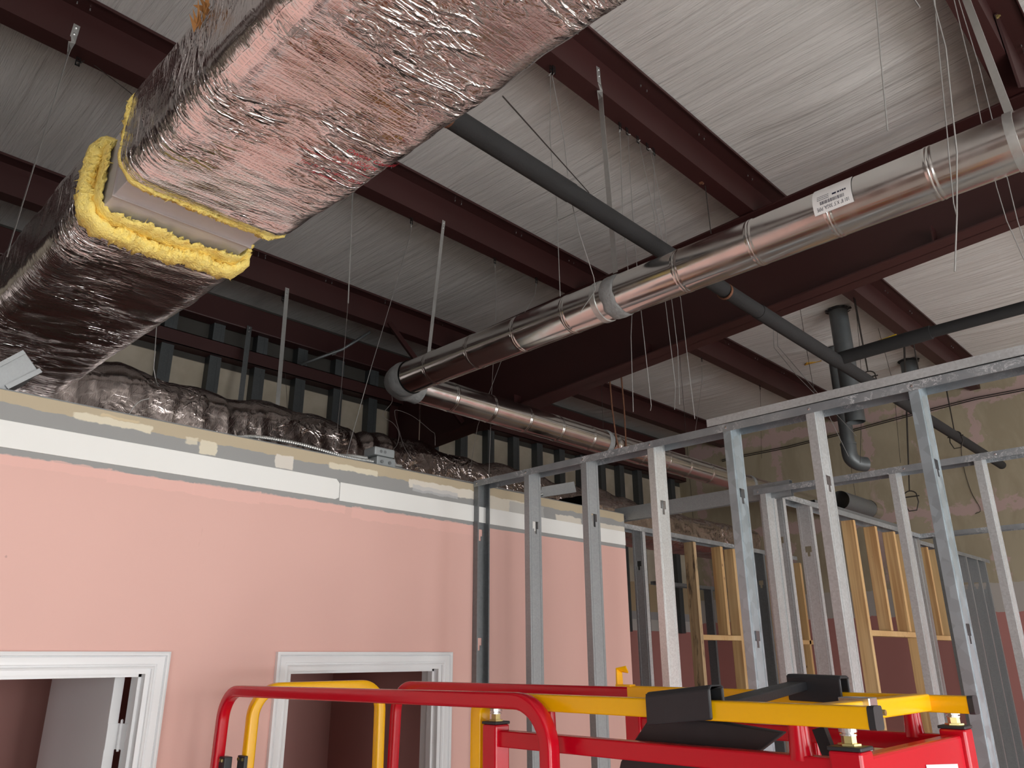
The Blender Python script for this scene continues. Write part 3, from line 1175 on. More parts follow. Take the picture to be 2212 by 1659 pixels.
st = thing('pipe_label', 'white printed size sticker wrapped on the pipe', 'sticker', pipe_pt(1.12, .9, PR))
ya, yb = .858, 1.012                  # near end (image right) and far end (image left)
a_lo, a_hi = -.42, 1.05               # angle above horizontal on the -x side
mb = MB()
n1, n2 = 12, 16
for j in range(n1 + 1):
    for k in range(n2 + 1):
        mb.v.append(pipe_pt(ya + (yb - ya) * j / n1, a_lo + (a_hi - a_lo) * k / n2, PR + .0034))
for j in range(n1):
    for k in range(n2): mb.f.append((j * (n2 + 1) + k, j * (n2 + 1) + k + 1, (j + 1) * (n2 + 1) + k + 1, (j + 1) * (n2 + 1) + k))
mb.build('paper', STICK, st, smooth=True)
tx = MB()


def text_on_pipe(body, size, s0, d_base, length):
    # upside-down reading: starts at the near end, letter tops hang towards the lower rim
    vs, fs = text_mesh(body, size)
    k_ = length / max(v[0] for v in vs)
    tx.add([pipe_pt(ya + s0 + v[0] * k_, a_lo + (d_base - v[1]) / PR, PR + .0040) for v in vs], fs)


text_on_pipe('101 8" X 5\' 30GA. PIPE', .021, .012, .026, .128)
def dash(s0, s1, d0, d1):
    tx.add([pipe_pt(ya + q, a_lo + d / PR, PR + .0040) for q, d in ((s0, d0), (s1, d0), (s1, d1), (s0, d1))], [(0, 1, 2, 3)])


for q in range(3):                       # lines too small to read
    for k in range(7): dash(.088 + k * .0068, .0935 + k * .0068, .055 + .008 * q, .0575 + .008 * q)
for s0, s1 in ((.020, .026), (.028, .036), (.038, .043), (.046, .053), (.058, .074)): dash(s0, s1, .060, .068)
rnd = random.Random(5)
s_ = .03
while s_ < .125:
    w = rnd.choice((.001, .001, .0018, .0026))
    A_ = [(s_, .034), (s_ + w, .034), (s_ + w, .048), (s_, .048)]
    tx.add([pipe_pt(ya + s, a_lo + d / PR, PR + .0040) for s, d in A_], [(0, 1, 2, 3)])
    s_ += w + rnd.choice((.001, .002))
tx.build('print', INK, st)


# ---------------------------------------------------------------- straps, clips and hanger wires
def strap(p_top, p_bot, w, label, twist=True, mat_=None, name='hanger_strap', wdir=(0, 1, 0), plate=.10):
    o = thing(name, label, 'strap', p_bot)
    p0, p1 = Vector(p_top), Vector(p_bot)
    mb = MB()
    n = 24
    tdir = (p1 - p0).normalized()
    wd_ = Vector(wdir)
    prof_path = []
    for i in range(n + 1):
        s = i / n
        p = p0.lerp(p1, s)
        L = (p1 - p0).length * s
        ang = 0
        if twist: ang = math.pi / 2 * min(1, max(0, (L - plate) / .09))
        base = Vector((1, 0, 0)) if twist else wd_
        base = (base - tdir * base.dot(tdir)).normalized()
        b2 = tdir.cross(base)
        d = base * math.cos(ang) + b2 * math.sin(ang)
        nn_ = tdir.cross(d)
        prof_path.append((p, d, nn_))
    vs, fs = [], []
    for (p, d, nn_) in prof_path:
        for a, b in ((-w / 2, -.0008), (w / 2, -.0008), (w / 2, .0008), (-w / 2, .0008)):
            vs.append(p + d * a + nn_ * b)
    for i in range(n):
        for k in range(4):
            k2 = (k + 1) % 4
            fs.append((i * 4 + k, i * 4 + k2, (i + 1) * 4 + k2, (i + 1) * 4 + k))
    mb.add(vs, fs)
    mb.build('band', mat_ or STRAP, o)
    sc_ = MB()
    for dd in (.02, .06): sc_.lathe(p0 + tdir * dd, (0, -1, 0), [(-.004, .006), (.005, .006), (.007, .003), (.007, 0)], 8)
    sc_.build('screw', WASH, o)
    return o


PW = [y - PFL for y in PY]                 # web planes of the purlins
strap((2.763, PW[3] - .004, onY(1281, 138, PW[3]).z), (2.852, PW[3] + .02, PZ + PR + .03), .03, 'steel strap holding the pipe beside the five hanger clips')
strap((onY(2070, -40, PW[2]).x, PW[2] - .004, onY(2070, -40, PW[2]).z), (2.858, .325, PZ + PR + .004), .032, 'wide bright steel strap holding the pipe at the right edge', twist=False, wdir=(.5, .8, 0))
strap((onY(958, 477, PW[4]).x, PW[4] - .004, onY(958, 477, PW[4]).z), (2.95, PW[4] + .02, PZ + .02), .026, 'pale flat strap dropping to pipe from purlin left of elbow', wdir=(1, 0, 0), twist=False)
strap((onY(166, 55, PW[4]).x, PW[4] - .004, onY(166, 55, PW[4]).z), (BX0 - .018, PW[4], BZ1 - .14), .03, 'thin strap with bent plate holding the wrapped duct at upper left', plate=.09)
strap((onY(617, 652, PW[5]).x, PW[5] - .004, roof(5.3) + .03), (onY(600, 880, PW[5] - .05).x, PW[5] - .05, CH + 1.60), .035, 'long grey strap with clip dropping to the foil trunk duct', twist=False, wdir=(1, 0, 0))
strap((onY(541, 688, 5.985).x, 5.984, CH + math.tan(math.radians(24.4)) * 5.99 + .03), (onY(520, 860, 5.66).x, 5.66, CH + 1.5), .045, 'dark grey strap left of the long trunk duct strap', twist=False, wdir=(1, 0, 0), mat_=DSTUD)


def clip(mb, p, s=1.0):
    """slotted black hanging tab below the purlin edge; p = its top"""
    x, y, z = p
    w, h = .011 * s, .052 * s
    for a, b, c, d in ((-w, -w + .005, -h, .012), (w - .005, w, -h, .012), (-w, w, -h, -h + .009), (-w, w, -h * .52, -h * .38), (-w, w, -.006, .012)):
        mb.box(x + a, x + b, y - .0012, y + .0012, z + c, z + d)
    return Vector((x, y, z - h))


WNUM = 0


def wire(pts, label, r=.0019, mat_=None, clip_at=None, smooth=False, knot=True, cat='wire', name='hanger_wire', up=False):
    """pts: world points from the top down"""
    o = thing(name, label, cat, pts[-1])
    P = [Vector(p) for p in pts]
    if up: P.insert(0, Vector((P[0].x, P[0].y, ceil_z(P[0].y) - .01)))
    if clip_at is not None:
        cm = MB()
        e = clip(cm, clip_at)
        cm.build('clip', BLKCLIP, o)
        P = [e] + P
        P[0] = e + Vector((0, 0, .006))
    if smooth: P = smooth_path(P, 6)
    mb = MB().tube(P, r, 6)
    if clip_at is not None and knot:
        a, d = P[0], (P[1] - P[0])
        d.normalize()
        b1 = d.orthogonal().normalized()
        b2 = d.cross(b1)
        mb.tube([a + d * (.004 + .0022 * k) + (b1 * math.cos(k * 1.3) + b2 * math.sin(k * 1.3)) * .004 for k in range(16)], r * .8, 5)
    mb.build('wire_strand', mat_ or WIREM, o)
    return o


def Y(*pp, y): return [onY(a, b, y) for a, b in pp]


def X(*pp, x): return [onX(a, b, x) for a, b in pp]


# five clips and wires on the purlin, behind the pipe
five = [((1338, 248), [(1339, 282), (1345, 470), (1356, 575), (1365, 681), (1363, 728), (1368, 890)]),
        ((1353, 261), [(1356, 290), (1367, 470), (1376, 575), (1385, 674), (1407, 877), (1405, 887)]),
        ((1376, 278), [(1380, 305), (1412, 460), (1437, 650), (1459, 832), (1457, 885)]),
        ((1397, 297), [(1404, 322), (1436, 480), (1451, 648), (1464, 755), (1468, 874)]),
        ((1411, 308), [(1412, 332), (1414, 440), (1440, 560), (1470, 643), (1486, 780), (1501, 905)])]
for i, (c, pl) in enumerate(five):
    yy = PY[3] - .02
    top = onY(c[0], c[1], yy)
    top.z = roof(PY[3])
    wire(Y(*pl, y=yy), '%s of five hanger wires hooked on clips behind the pipe' % ORD[i], clip_at=top)
# pair of wires beside the wrapped duct
yy = PY[3] - .04
tp = onY(1190, 128, yy); tp.z = roof(PY[3])
wire(Y((1189, 160), (1188, 300), (1194, 365), (1202, 430), (1210, 640), y=yy), 'straight hanger wire beside the duct ending above the pipe', clip_at=tp)
tp2 = onY(1196, 131, yy - .01); tp2.z = roof(PY[3])
wire(Y((1193, 165), (1218, 300), (1231, 420), (1250, 500), (1283, 600), (1286, 627), (1254, 674), y=yy - .12), 'kinked hanger wire crossing in front of the pipe near its sealed joint', clip_at=tp2, knot=False)
wire([onX(1086, 208, 1.2), onX(1086, 208, 1.2).lerp(onY(1272, 416, 1.97), .1), onY(1272, 416, 1.97)], 'slanting tie wire from wrapped duct edge to the black pipe', r=.0022, mat_=DWIRE)
wire(Y((761, 431), (752, 655), y=3.1), 'stiff bright rod wire hanging below the wrapped duct edge', r=.0036, up=True)
wire([onY(752, 650, 3.1), onY(738, 830, 4.0), onY(724, 975, 4.85)], 'thin wire running down to the foil trunk from the bright rod', r=.0018)
tp = onY(889, 474, PY[4] - .02); tp.z = roof(PY[4])
wire(Y((888, 500), (842, 660), (800, 800), (748, 985), y=PY[4] - .02), 'long slanted wire from purlin clip to the foil trunk duct', clip_at=tp)
tp = onY(1069, 570, PY[4] - .02); tp.z = roof(PY[4])
wire([onY(1070, 590, PY[4] - .02), onY(1071, 672, PY[4] - .02), onY(1062, 850, 4.08), onY(1056, 1030, 4.3), onY(1055, 1040, 4.85)], 'thin purlin wire passing behind the pipe to the stud frame corner', r=.0016, clip_at=tp)
tp = onY(1159, 616, PY[4] - .02); tp.z = roof(PY[4])
wire([onY(1156, 636, PY[4] - .02), onY(1128, 685, PY[4] + .1), onY(1082, 782, 4.08), onY(1060, 840, 4.08), onY(1032, 920, 4.3), onY(1016, 1010, 4.8)], 'slanted wire from purlin clip passing behind pipe to the trunk duct', clip_at=tp, r=.0018)
tp = onY(174, 108, PY[4] - .02); tp.z = roof(PY[4])
wire(Y((187, 128), (290, 207), y=PY[4] - .02), 'slanting wire from purlin clip at upper left behind the duct', r=.0022, mat_=DWIRE, clip_at=tp)
wire([onY(339, 690, 4.75), onY(332, 797, 4.78), onY(336, 818, 4.8), onY(342, 835, 4.84)], 'bright bent wire end in front of the foil trunk at left', r=.003, up=True)
wire(Y((322, 861), (304, 866), (290, 878), y=3.26) + [Vector((onY(275, 895, 3.26).x, 3.26, zt + .002))], 'short loose wire end poking up over the pink wall', r=.0022, smooth=True)
tp = onY(611, 648, PY[5] - .02); tp.z = roof(PY[5])
wire(Y((613, 662), (615, 780), (621, 888), y=PY[5] - .06), 'thin wire beside the long trunk duct strap', r=.0014, mat_=DWIRE, clip_at=tp)
cd = thing('conduit', 'grey conduit slanting across the dark eave at left centre', 'conduit', onY(651, 787, 5.9))
MB().tube([onY(651, 787, 5.95), onY(700, 769, 5.85), onY(739, 755, 5.75), onY(800, 717, 5.6)], .014, 10).build('conduit_tube', DSTUD, cd, smooth=True)
MB().lathe(onY(716, 764, 5.82), (onY(739, 755, 5.75) - onY(700, 769, 5.85)), [(0, .014), (0, .019), (.04, .019), (.04, .014)], 10).build('coupling', STRAP, cd)
# right hand wires in front of the pipe
wire(X((1890, -60), (1892, 0), (1903, 130), (1917.6, 282.7), x=2.3), 'lone straight wire hanging against the white ceiling top right', r=.0022)
wire(X((1960, -60), (1976, 0), (1987, 16.5), x=1.9), 'short wire tip showing at the top edge', r=.0026)
wire(X((2015, -60), (2019, 0), (2029, 119), (2046, 288), (2049, 330), (2060, 440), (2066, 464), x=2.55), 'left strand of twisted wire pair in front of the pipe', r=.002)
wire(X((2010, -60), (2019, 12), (2043, 103), (2067, 330), (2067, 464), (2062.6, 587), x=2.53), 'right strand of wire pair ending in a bright tip below pipe', r=.0026)
wire(X((2055, -60), (2061, 0), (2097, 149), (2121.7, 271), (2152.6, 404), (2174.6, 477), (2225, 590), x=3.05), 'left wire of pair passing behind the pipe at right edge', r=.0019)
wire(X((2063, -60), (2071, 0), (2115, 143), (2144.6, 262.5), (2178, 394), (2198, 477), (2225, 560), x=3.05), 'right wire of pair passing behind the pipe at right edge', r=.0019)
# rusty straps near the pipe joint
wire(Y((1317, 692), (1323, 720), (1341, 802), (1348, 880), (1353, 975), y=3.79), 'dark rusty hanger strap dropping behind the top track', r=.007, mat_=RUST, name='hanger_strap', cat='strap', up=True)
wire(Y((1316, 760), (1317, 821), (1322, 880), (1330, 940), (1338, 975), y=3.79), 'rust speckled perforated strap left of the darker strap', r=.007, mat_=RUST, name='hanger_strap', cat='strap', up=True)
# rust disc and rods
rdx = onY(1515, 392, PY[3] - .03)
wire(Y((1523, 398), (1536, 505), y=PY[3] - .03), 'twin rod hanging from the rusty round beam clamp', r=.003, mat_=DWIRE)
bc = thing('beam_clamp', 'rusty round beam clamp at the purlin edge', 'clamp', rdx)
MB().lathe(rdx, (0, 1, 0), [(-.012, 0), (-.012, .018), (.012, .018), (.012, 0)], 16).build('clamp_body', RUST, bc)
MB().tube([rdx + Vector((.004, 0, 0)), rdx + Vector((.02, 0, -.01))], .008, 6).build('clamp_bolt', RUST, bc)
# curly wires under the elbow
wire([onY(a, b, c) for a, b, c in ((846, 852, 3.92), (846, 870, 4.0), (827, 897, 4.3), (850, 915, 4.5), (862, 936, 4.6), (858, 960, 4.75), (849, 975, 4.82), (856, 1005, 4.85))], 'curled loose wire hanging under the pipe elbow', r=.0018, smooth=True)
wire([onY(a, b, c) for a, b, c in ((940, 962, 4.85), (939, 938, 4.8), (930, 930, 4.7), (893, 900, 4.6), (858, 886, 4.6), (853, 895, 4.6), (862, 930, 4.7), (878, 975, 4.8), (918, 1027, 4.86))], 'looped loose wire arching over the foil trunk below the elbow', r=.0018, smooth=True)



# hanger wires over the framing at right
wire(X((1728, 664), (1745, 770), (1762, 865), x=5.2), 'thin wire dropping behind the loose track left of dark pipes', r=.0018, mat_=DWIRE, up=True)
wire(X((1670, 700), (1672, 751), (1720, 810), (1775, 866), (1833, 986), x=5.3), 'left wire of bent pair slanting behind the loose track', r=.002, up=True)
wire(X((1679, 705), (1680, 748), (1725, 800), (1780, 866), (1850, 942), x=5.35), 'right wire of bent pair slanting behind the loose track', r=.002, up=True)
tp = onY(1517, 790, PY[4] - .02); tp.z = roof(PY[4])
wire(Y((1517, 812), (1512, 860), (1501, 938), y=PY[4] - .02), 'thin wire with clip above the left end of loose track', r=.0016, clip_at=tp)
tp = onY(1643, 848, PY[4] - .02); tp.z = roof(PY[4])
wire(Y((1643, 872), (1645, 990), y=PY[4] - .02), 'thin wire with clip at the far purlin edge', r=.0014, mat_=DWIRE, clip_at=tp)
wire(X((1848, 655), (1856, 740), (1862, 835), (1858, 1000), x=7.0), 'thin twisted wire passing behind the pipe junction', r=.0022, mat_=DWIRE)
wire(X((1896, 705), (1930, 830), (1945, 1000), x=7.6), 'long thin wire from purlin past the right wall', r=.002, mat_=DWIRE)
wire([onX(a, b, 9.79) for a, b in ((2075, 940), (2080, 1000), (2097, 1060), (2118, 1100), (2107, 1110))], 'dark curly wire hanging in front of the taped wall', r=.003, mat_=DWIRE, smooth=True)

# ---------------------------------------------------------------- black insulated pipes
BY, BZ, BR = 1.925, CH + 1.985, .043
bpz = lambda x: CH + 2.02 - .012 * x
m = thing('insulated_pipe', 'black foam insulated pipe running under the purlin with clevis hangers', 'pipe', (4, BY, BZ))
xj1, xj2, xj3 = onY(1232, 395, BY).x, onY(1640, 690, BY).x, onY(1812, 790, BY).x
segs = [(.9, xj1, .046), (xj1 - .004, xj2, .0435), (xj2 - .004, xj3, .047), (xj3, 9.4, .043)]
for a, b, r in segs:
    MB().tube([(a + (b - a) * k / 6, BY, bpz(a + (b - a) * k / 6)) for k in range(7)], r, 20).build('pipe_section', BLKINS, m, smooth=False, auto=40)
a = onY(1005, 262, BY).x
MB().lathe((a - .1, BY, bpz(a)), (1, 0, 0), [(0, .046), (0, .0475), (.02, .0475), (.02, .046)], 20).build('rust_band', RUST, m)
MB().lathe((onY(1565, 625, BY).x - .006, BY, bpz(4.3)), (1, 0, 0), [(0, .044), (0, .049), (.018, .049), (.018, .044)], 20).build('rust_band', RUST, m)
m2 = thing('insulated_branch_pipe', 'black insulated branch pipe meeting the main pipe and running right', 'pipe', (xj3, BY, BZ))
zb_ = bpz(xj3) + .02
MB().tube([(xj3, BY, zb_), (xj3 - .02, 1.3, zb_ + .01)], .046, 18).tube([(xj3 - .02, 1.305, zb_ + .01), (xj3 - .02, -2.5, zb_ + .03)], .038, 18).build('pipe_section', BLKINS, m2, auto=40)
wv = MB()
v0 = onX(1868, 758, xj3)
wv.tube([v0, v0 + Vector((0, -.03, .03)), v0 + Vector((0, -.22, .05))], .012, 8)
wv.build('valve_lever', YTAG, m2, smooth=True)


def clevis(label, px, py, rod_px, rod_py, y):
    c = onY(px, py, y)
    o = thing('clevis_hanger', label, 'pipe hanger', c)
    mb = MB()
    R_ = .055
    pts = [c + Vector((0, R_ * math.sin(a_), R_ * math.cos(a_))) for a_ in [math.radians(d) for d in range(-60, 61, 15)]]
    mb.tube(pts + [pts[-1] + Vector((0, .006, -.07)), c + Vector((0, .03, -.105)), c + Vector((0, -.03, -.105)), pts[0] + Vector((0, -.006, -.07)), pts[0]], .005, 6)
    mb.build('yoke', DWIRE, o)
    MB().tube([pts[0] + Vector((0, -.02, -.02)), pts[-1] + Vector((0, .02, -.02))], .005, 6).build('cross_bolt', DWIRE, o)
    t_ = onY(rod_px, rod_py, PY[3] - .04)
    t_.z = roof(PY[3]) + .004
    MB().tube([t_, c + Vector((0, 0, R_))], .005, 6).build('rod', DWIRE, o)
    MB().tube([t_ + Vector((.03, 0, 0)), c + Vector((.006, .0, R_))], .004, 6).build('rod', DWIRE, o)
    return o


clevis('clevis hanger round the black pipe right of the pipe junction', 1877, 817, 1846, 655, BY)
clevis('clevis hanger near the far end of the black pipe', 2064, 944, 2036, 800, BY)
clevis('empty clevis loop hanging low on its rod before taped wall', 1967, 1075, 1960, 770, 2.05)
bcl = onY(1973, 766, PY[3] - .05); bcl.z = roof(PY[3]) - .02
o = thing('beam_clamp', 'grey beam clamp and rod under purlin above third dark pipe', 'clamp', bcl)
MB().box(bcl.x - .02, bcl.x + .02, bcl.y - .03, bcl.y + .03, bcl.z - .01, bcl.z + .05).build('clamp_body', DWIRE, o)
MB().tube([bcl + Vector((0, -.02, 0)), bcl + Vector((0, -.02, -.35))], .006, 6).build('clamp_rod', DWIRE, o)

# dark vent pipes through the roof
def on_ceiling(px, py):
    d = sight(px, py)
    k_ = (ceil_z(0) - CH - .03) / (d.z + .02 * d.y)
    return EYE + d * k_


def vent(label, ptop, pbot, r, y, elbow=False):
    a = on_ceiling(*ptop)
    y = a.y
    top = Vector((a.x, y, ceil_z(y) + .03))
    b = onY(pbot[0], pbot[1], y)
    o = thing('vent_pipe', label, 'pipe', (a.x, y, b.z))
    MB().lathe((a.x, y, b.z), (0, 0, 1), [(0, r - .004), (0, r), (.0, r), (top.z - b.z, r)], 28).lathe((a.x, y, b.z), (0, 0, 1), [(0, r - .004), (.6, r - .004)], 28).build('pipe_barrel', DKPIPE, o, auto=40)
    fl = MB()
    rnd = random.Random(int(ptop[0]))
    n = 26
    for k in range(n):
        t0 = 2 * math.pi * k / n
        t1 = 2 * math.pi * (k + 1) / n
        q = rnd.uniform(.0, .03)
        zc_ = ceil_z(y) - .035
        fl.add([(a.x + math.cos(t0) * r, y + math.sin(t0) * r, zc_), (a.x + math.cos(t1) * r, y + math.sin(t1) * r, zc_),
                (a.x + math.cos(t1) * (r + .012 + q), y + math.sin(t1) * (r + .012 + q), zc_ + .01), (a.x + math.cos(t0) * (r + .012 + q), y + math.sin(t0) * (r + .012 + q), zc_ + .01)], [(0, 1, 2, 3)])
    fl.build('torn_collar', BLKINS, o)
    if elbow:
        e0 = Vector((a.x, y, b.z))
        pth = [e0 + Vector((0, 0, .1)), e0 + Vector((0, 0, 0)), e0 + Vector((.02, -.012, -.05)), e0 + Vector((.07, -.045, -.085)), e0 + Vector((.14, -.09, -.09))]
        em = MB()
        em.tube(smooth_path(pth, 3), r + .008, 20)
        em.lathe(e0 + Vector((0, 0, .1)), (0, 0, 1), [(0, r), (0, r + .012), (.02, r + .012), (.02, r)], 20)
        em.build('elbow', DKPIPE, o, auto=30)
    return o


vy = 2.62
vent('widest dark grey vent pipe through the roof, open at its bottom', (1810, 672), (1860, 918), .083, vy)
vent('long dark grey vent pipe with crimped elbow at its foot', (1800, 752), (1842, 985), .066, vy + .24, True)
vent('short dark grey vent pipe partly hidden by the top track', (1962, 782), (1985, 880), .085, vy - .35)
# yellow slits torn in the ceiling facing
for pts, l in (([(1846, 772), (1905, 738), (1878, 752), (1848, 760)], 'yellow tear in the ceiling facing right of dark pipes'),
               ([(1738, 790), (1775, 780), (1764, 783), (1742, 785)], 'yellow tear in the ceiling facing left of dark pipes')):
    P_ = []
    for a, b in pts:
        d = sight(a, b)
        tt = (ceil_z(2.6) - CH - .03) / d.z
        P_.append(EYE + d * tt)
    o = MB().prism(P_, (0, 0, .03)).build('facing_tear', YBATT)
    tag(o, l, 'tear')

# twin cable on the taped wall
cb = thing('wall_cable', 'twin dark cable strung across the taped wall', 'cable', onX(1804, 942, XR - .03))
for dz_ in (0, .022):
    MB().tube([onX(a, b, XR - .03) + Vector((0, 0, dz_)) for a, b in ((1560, 997), (1598, 988), (1700, 968), (1804, 942), (1960, 900), (2108, 863), (2230, 840))], .006, 6).build('cable_strand', DWIRE, cb)

# ---------------------------------------------------------------- steel framing
SW, SFL = .092, .034


def stud_mesh(h, holes, slot=False):
    """C stud, web in the u-z plane, flanges towards +v"""
    mb = MB()
    us = [0, .025, .037, .055, .067, SW]
    zs = {0, h}
    for hz in holes: zs |= {hz - .032, hz - .006, hz + .032}
    zs = sorted(zs)
    idx = {}

    def vid(i, z):
        if (i, z) not in idx:
            idx[(i, z)] = len(mb.v)
            mb.v.append((us[i], 0, z))
        return idx[(i, z)]

    for a, b in zip(zs[:-1], zs[1:]):
        zc = (a + b) / 2
        for i in range(5):
            hole = False
            for hz in holes:
                if hz - .006 < zc < hz + .032 and 1 <= i <= 3: hole = True
                if hz - .032 < zc < hz - .006 and i == 2: hole = True
            if not hole:
                mb.f.append((vid(i, a), vid(i + 1, a), vid(i + 1, b), vid(i, b)))
    for u, s in ((0, 1), (SW, -1)):
        mb.add([(u, 0, 0), (u, SFL, 0), (u + s * .008, SFL, 0), (u, 0, h), (u, SFL, h), (u + s * .008, SFL, h)], [(0, 1, 4, 3), (1, 2, 5, 4)])
        # stiffening groove lines along the web
        mb.add([(u + s * .012, -.0012, 0), (u + s * .016, -.0012, 0), (u + s * .016, -.0012, h), (u + s * .012, -.0012, h)], [(0, 1, 2, 3)])
    return mb


def stud(origin, udir, vdir, h, holes, label, mat_=None, group=None, z0=.002, lean=0):
    o = stud_mesh(h, holes).build('metal_stud', mat_ or STUD, solid=.0014)
    u, v = Vector(udir), Vector(vdir)
    mtx = Matrix(((u.x, v.x, 0, origin[0]), (u.y, v.y, 0, origin[1]), (0, 0, 1, z0), (0, 0, 0, 1)))
    o.data.transform(mtx.to_3x3().to_4x4())
    o.location = (origin[0], origin[1], z0)
    if lean: o.rotation_euler = (lean, 0, 0)
    if u.cross(v) < 0: o.data.flip_normals()
    tag(o, label, 'stud', group)
    return o


def track(p0, p1, label, w=SW + .004, leg=.034, mat_=None, name='top_track', screws=()):
    """inverted U channel between two top-centre points"""
    p0, p1 = Vector(p0), Vector(p1)
    o = thing(name, label, 'metal track', p0)
    prof = [(-leg, -w / 2), (0, -w / 2), (0, w / 2), (-leg, w / 2)]
    MB().sweep([p0, p1], prof, up=(0, 0, 1), closed=False, cap=False).build('channel', mat_ or TRACK, o, solid=.0016)
    if screws:
        for c in screws:
            c = Vector(c)
            n_ = (p1 - p0).normalized().cross(Vector((0, 0, 1)))
            if n_.dot(EYE - c) < 0: n_ = -n_
            MB().lathe(c, n_, [(-.002, .006), (.003, .006), (.004, .002), (.004, 0)], 10).build('screw', WASH, o)
    return o


ZT = 3.05
AX = 2.945                              # near face of the front frame
ax = AX + .046
sA_y = [onX(q[0], q[1], AX).y for q in ((1142, 1034), (1266, 1007), (1412, 976), (1579, 946), (1761, 910), (1987, 860))]
scr = [(AX - .002, y + .017, ZT - .016) for y in sA_y] + [(AX - .002, 3.17, ZT - .016)]
track((ax, WY - .002, ZT), (ax, -1.3, ZT), 'long galvanised top track of the nearest stud frame', screws=scr)
stud((AX + .001, WY - .003), (1, 0), (0, -1), ZT - .006, [onX(1040, 1152, AX).z, onX(1040, 1392, AX).z], 'dark steel stud standing against the pink wall', DSTUD)
LA = ['steel stud with rusty edge, second from the pink wall', 'steel stud third from the pink wall in the nearest frame', 'brightest wide steel stud, fourth from the pink wall',
      'bluish steel stud just right of the bright wide one', 'speckled steel stud sixth from the pink wall', 'tall steel stud at the right of the nearest frame']
HA = [[(1152, 1140)], [(1283, 1125)], [(1436, 1098)], [(1593, 1070), (1620, 1382)], [(1788, 1045)], [(2010, 1005), (2087, 1370)]]
MA = [SDULL, SDULL, SBRIGHT, SBLUE, STUD, SBLUE]
for y, l, hh, mm in zip(sA_y, LA, HA, MA):
    stud((AX + .001, y), (1, 0), (0, 1), ZT - .006, [onY(q[0], q[1], y).z for q in hh], l, mm)
stud((AX + .001, sA_y[-1] - .45), (1, 0), (0, 1), ZT - .006, [2.5], 'steel stud just outside the right edge')
# loose track lying on top
l0, l1 = onX(1525, 925, 2.935), onX(2212, 768, 2.935)
lt = track((2.985, 1.68, ZT + .036), (2.985, -1.2, ZT + .040), 'loose length of speckled track resting on the nearest top track', mat_=STUD, leg=.034, name='loose_track')

# second frame, parallel and further back
BXF = 4.32
bx_ = BXF + .046
track((bx_, 2.2, ZT), (bx_, -1.5, ZT), 'top track of the second stud frame behind the nearest', screws=[(BXF - .002, y, ZT - .016) for y in (2.17, 1.33, .9)])
sB_y = [onX(q[0], q[1], BXF).y for q in ((1632, 1075), (1935, 1030), (2121, 1000))]
stud((BXF + .001, 2.125), (1, 0), (0, 1), ZT - .006, [], 'corner steel stud of the second frame')
stud((BXF + .001, sB_y[1]), (1, 0), (0, 1), ZT - .006, [], 'speckled steel stud of second frame before the taped wall', STUD)
stud((BXF + .001, sB_y[2]), (1, 0), (0, 1), ZT - .006, [], 'wide steel stud of the second frame at far right', STUD)
# cross track from the partition end to the second frame
track((4.41, 3.30, zt + .052), (4.41, 2.0, zt + .058), 'grey track bridging from the pink wall end to second frame', leg=.094, mat_=SDULL, name='bridging_track', w=.036)
tx2 = MB()
vs, fs = text_mesh('1RSS', .03)
o3 = Vector((4.3905, 3.27, zt - .03))
tx2.add([(o3.x, o3.y - v[0], o3.z + v[1]) for v in vs], fs)
to = tx2.build('blue_marking', INK)
tag(to, 'blue handwritten marking on the bridging track', 'marking')

# third frame: runs away along x between second and fourth frames
CY = 2.12
track((4.42, CY + .046, ZT), (6.98, CY + .046, ZT), 'top track of the frame running away towards taped wall')
track((5.05, CY + .07, ZT + .03), (6.6, CY + .07, ZT + .034), 'loose dark track lying on the frame running away', name='loose_track', mat_=DSTUD)


def cx_at(px, py): return onY(px, py, CY).x


def studx(px, py, yf, label, holes=(), mat_=None, h=ZT):
    x = onY(px, py, yf).x
    return stud((x, yf + .001), (0, 1), (1, 0), h - .006, list(holes), label, mat_)


studx(1672, 1085, CY, 'bright doubled steel stud beside the second frame corner', [])
studx(1692, 1088, CY, 'grey steel stud with open keyhole beside the doubled stud', [onY(1690, 1168, CY).z])
studx(1750, 1098, CY, 'broad grey steel stud with keyhole before the amber post', [onY(1747, 1187, CY).z])


def lumber(x0, x1, y0, y1, z0, z1, label, mat_=None, name='wood_stud', cat='lumber'):
    o = MB().box(x0, x1, y0, y1, z0, z1).build(name, mat_ or WOOD, bevel=.003)
    return tag(o, label, cat)


WZ = ZT - .04
a = cx_at(1844, 1128)
lumber(a, a + .038, CY + .002, CY + .09, .002, WZ, 'amber wooden post with nail holes in the frame running away')
zs = onY(1900, 1374, CY).z
b1 = cx_at(1891, 1140); b2 = cx_at(1931, 1152); b3 = cx_at(1949, 1157)
lumber(b1, b1 + .038, CY + .002, CY + .09, zs + .04, WZ, 'pine stub stud with a dark knot above the sill board')
lumber(b2, b2 + .038, CY + .002, CY + .09, zs + .04, WZ, 'pine stub stud with wavy grain above the sill board')
lumber(b3, b3 + .038, CY + .002, CY + .09, .002, WZ, 'full height pine post right of the wavy grained stub')
lumber(a + .038, b3, CY + .002, CY + .09, zs, zs + .038, 'pine sill board nailed between the amber post and pine post', name='sill_board')

# fourth frame
DXF = 6.98
track((DXF + .046, 2.22, ZT), (DXF + .046, -1.5, ZT), 'thin top track of the farthest cross frame at right')
stud((DXF + .001, 2.16), (1, 0), (0, 1), ZT - .006, [], 'shaded steel stud at the corner of the farthest cross frame')
sd = onX(2020, 1155, DXF).y + .03
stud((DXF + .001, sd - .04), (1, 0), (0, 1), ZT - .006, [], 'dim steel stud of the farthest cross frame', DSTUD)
# frame continuing towards the taped wall
EY = 2.25
track((7.1, EY + .046, ZT), (9.5, EY + .046, ZT), 'grey top track nearest to the taped wall')


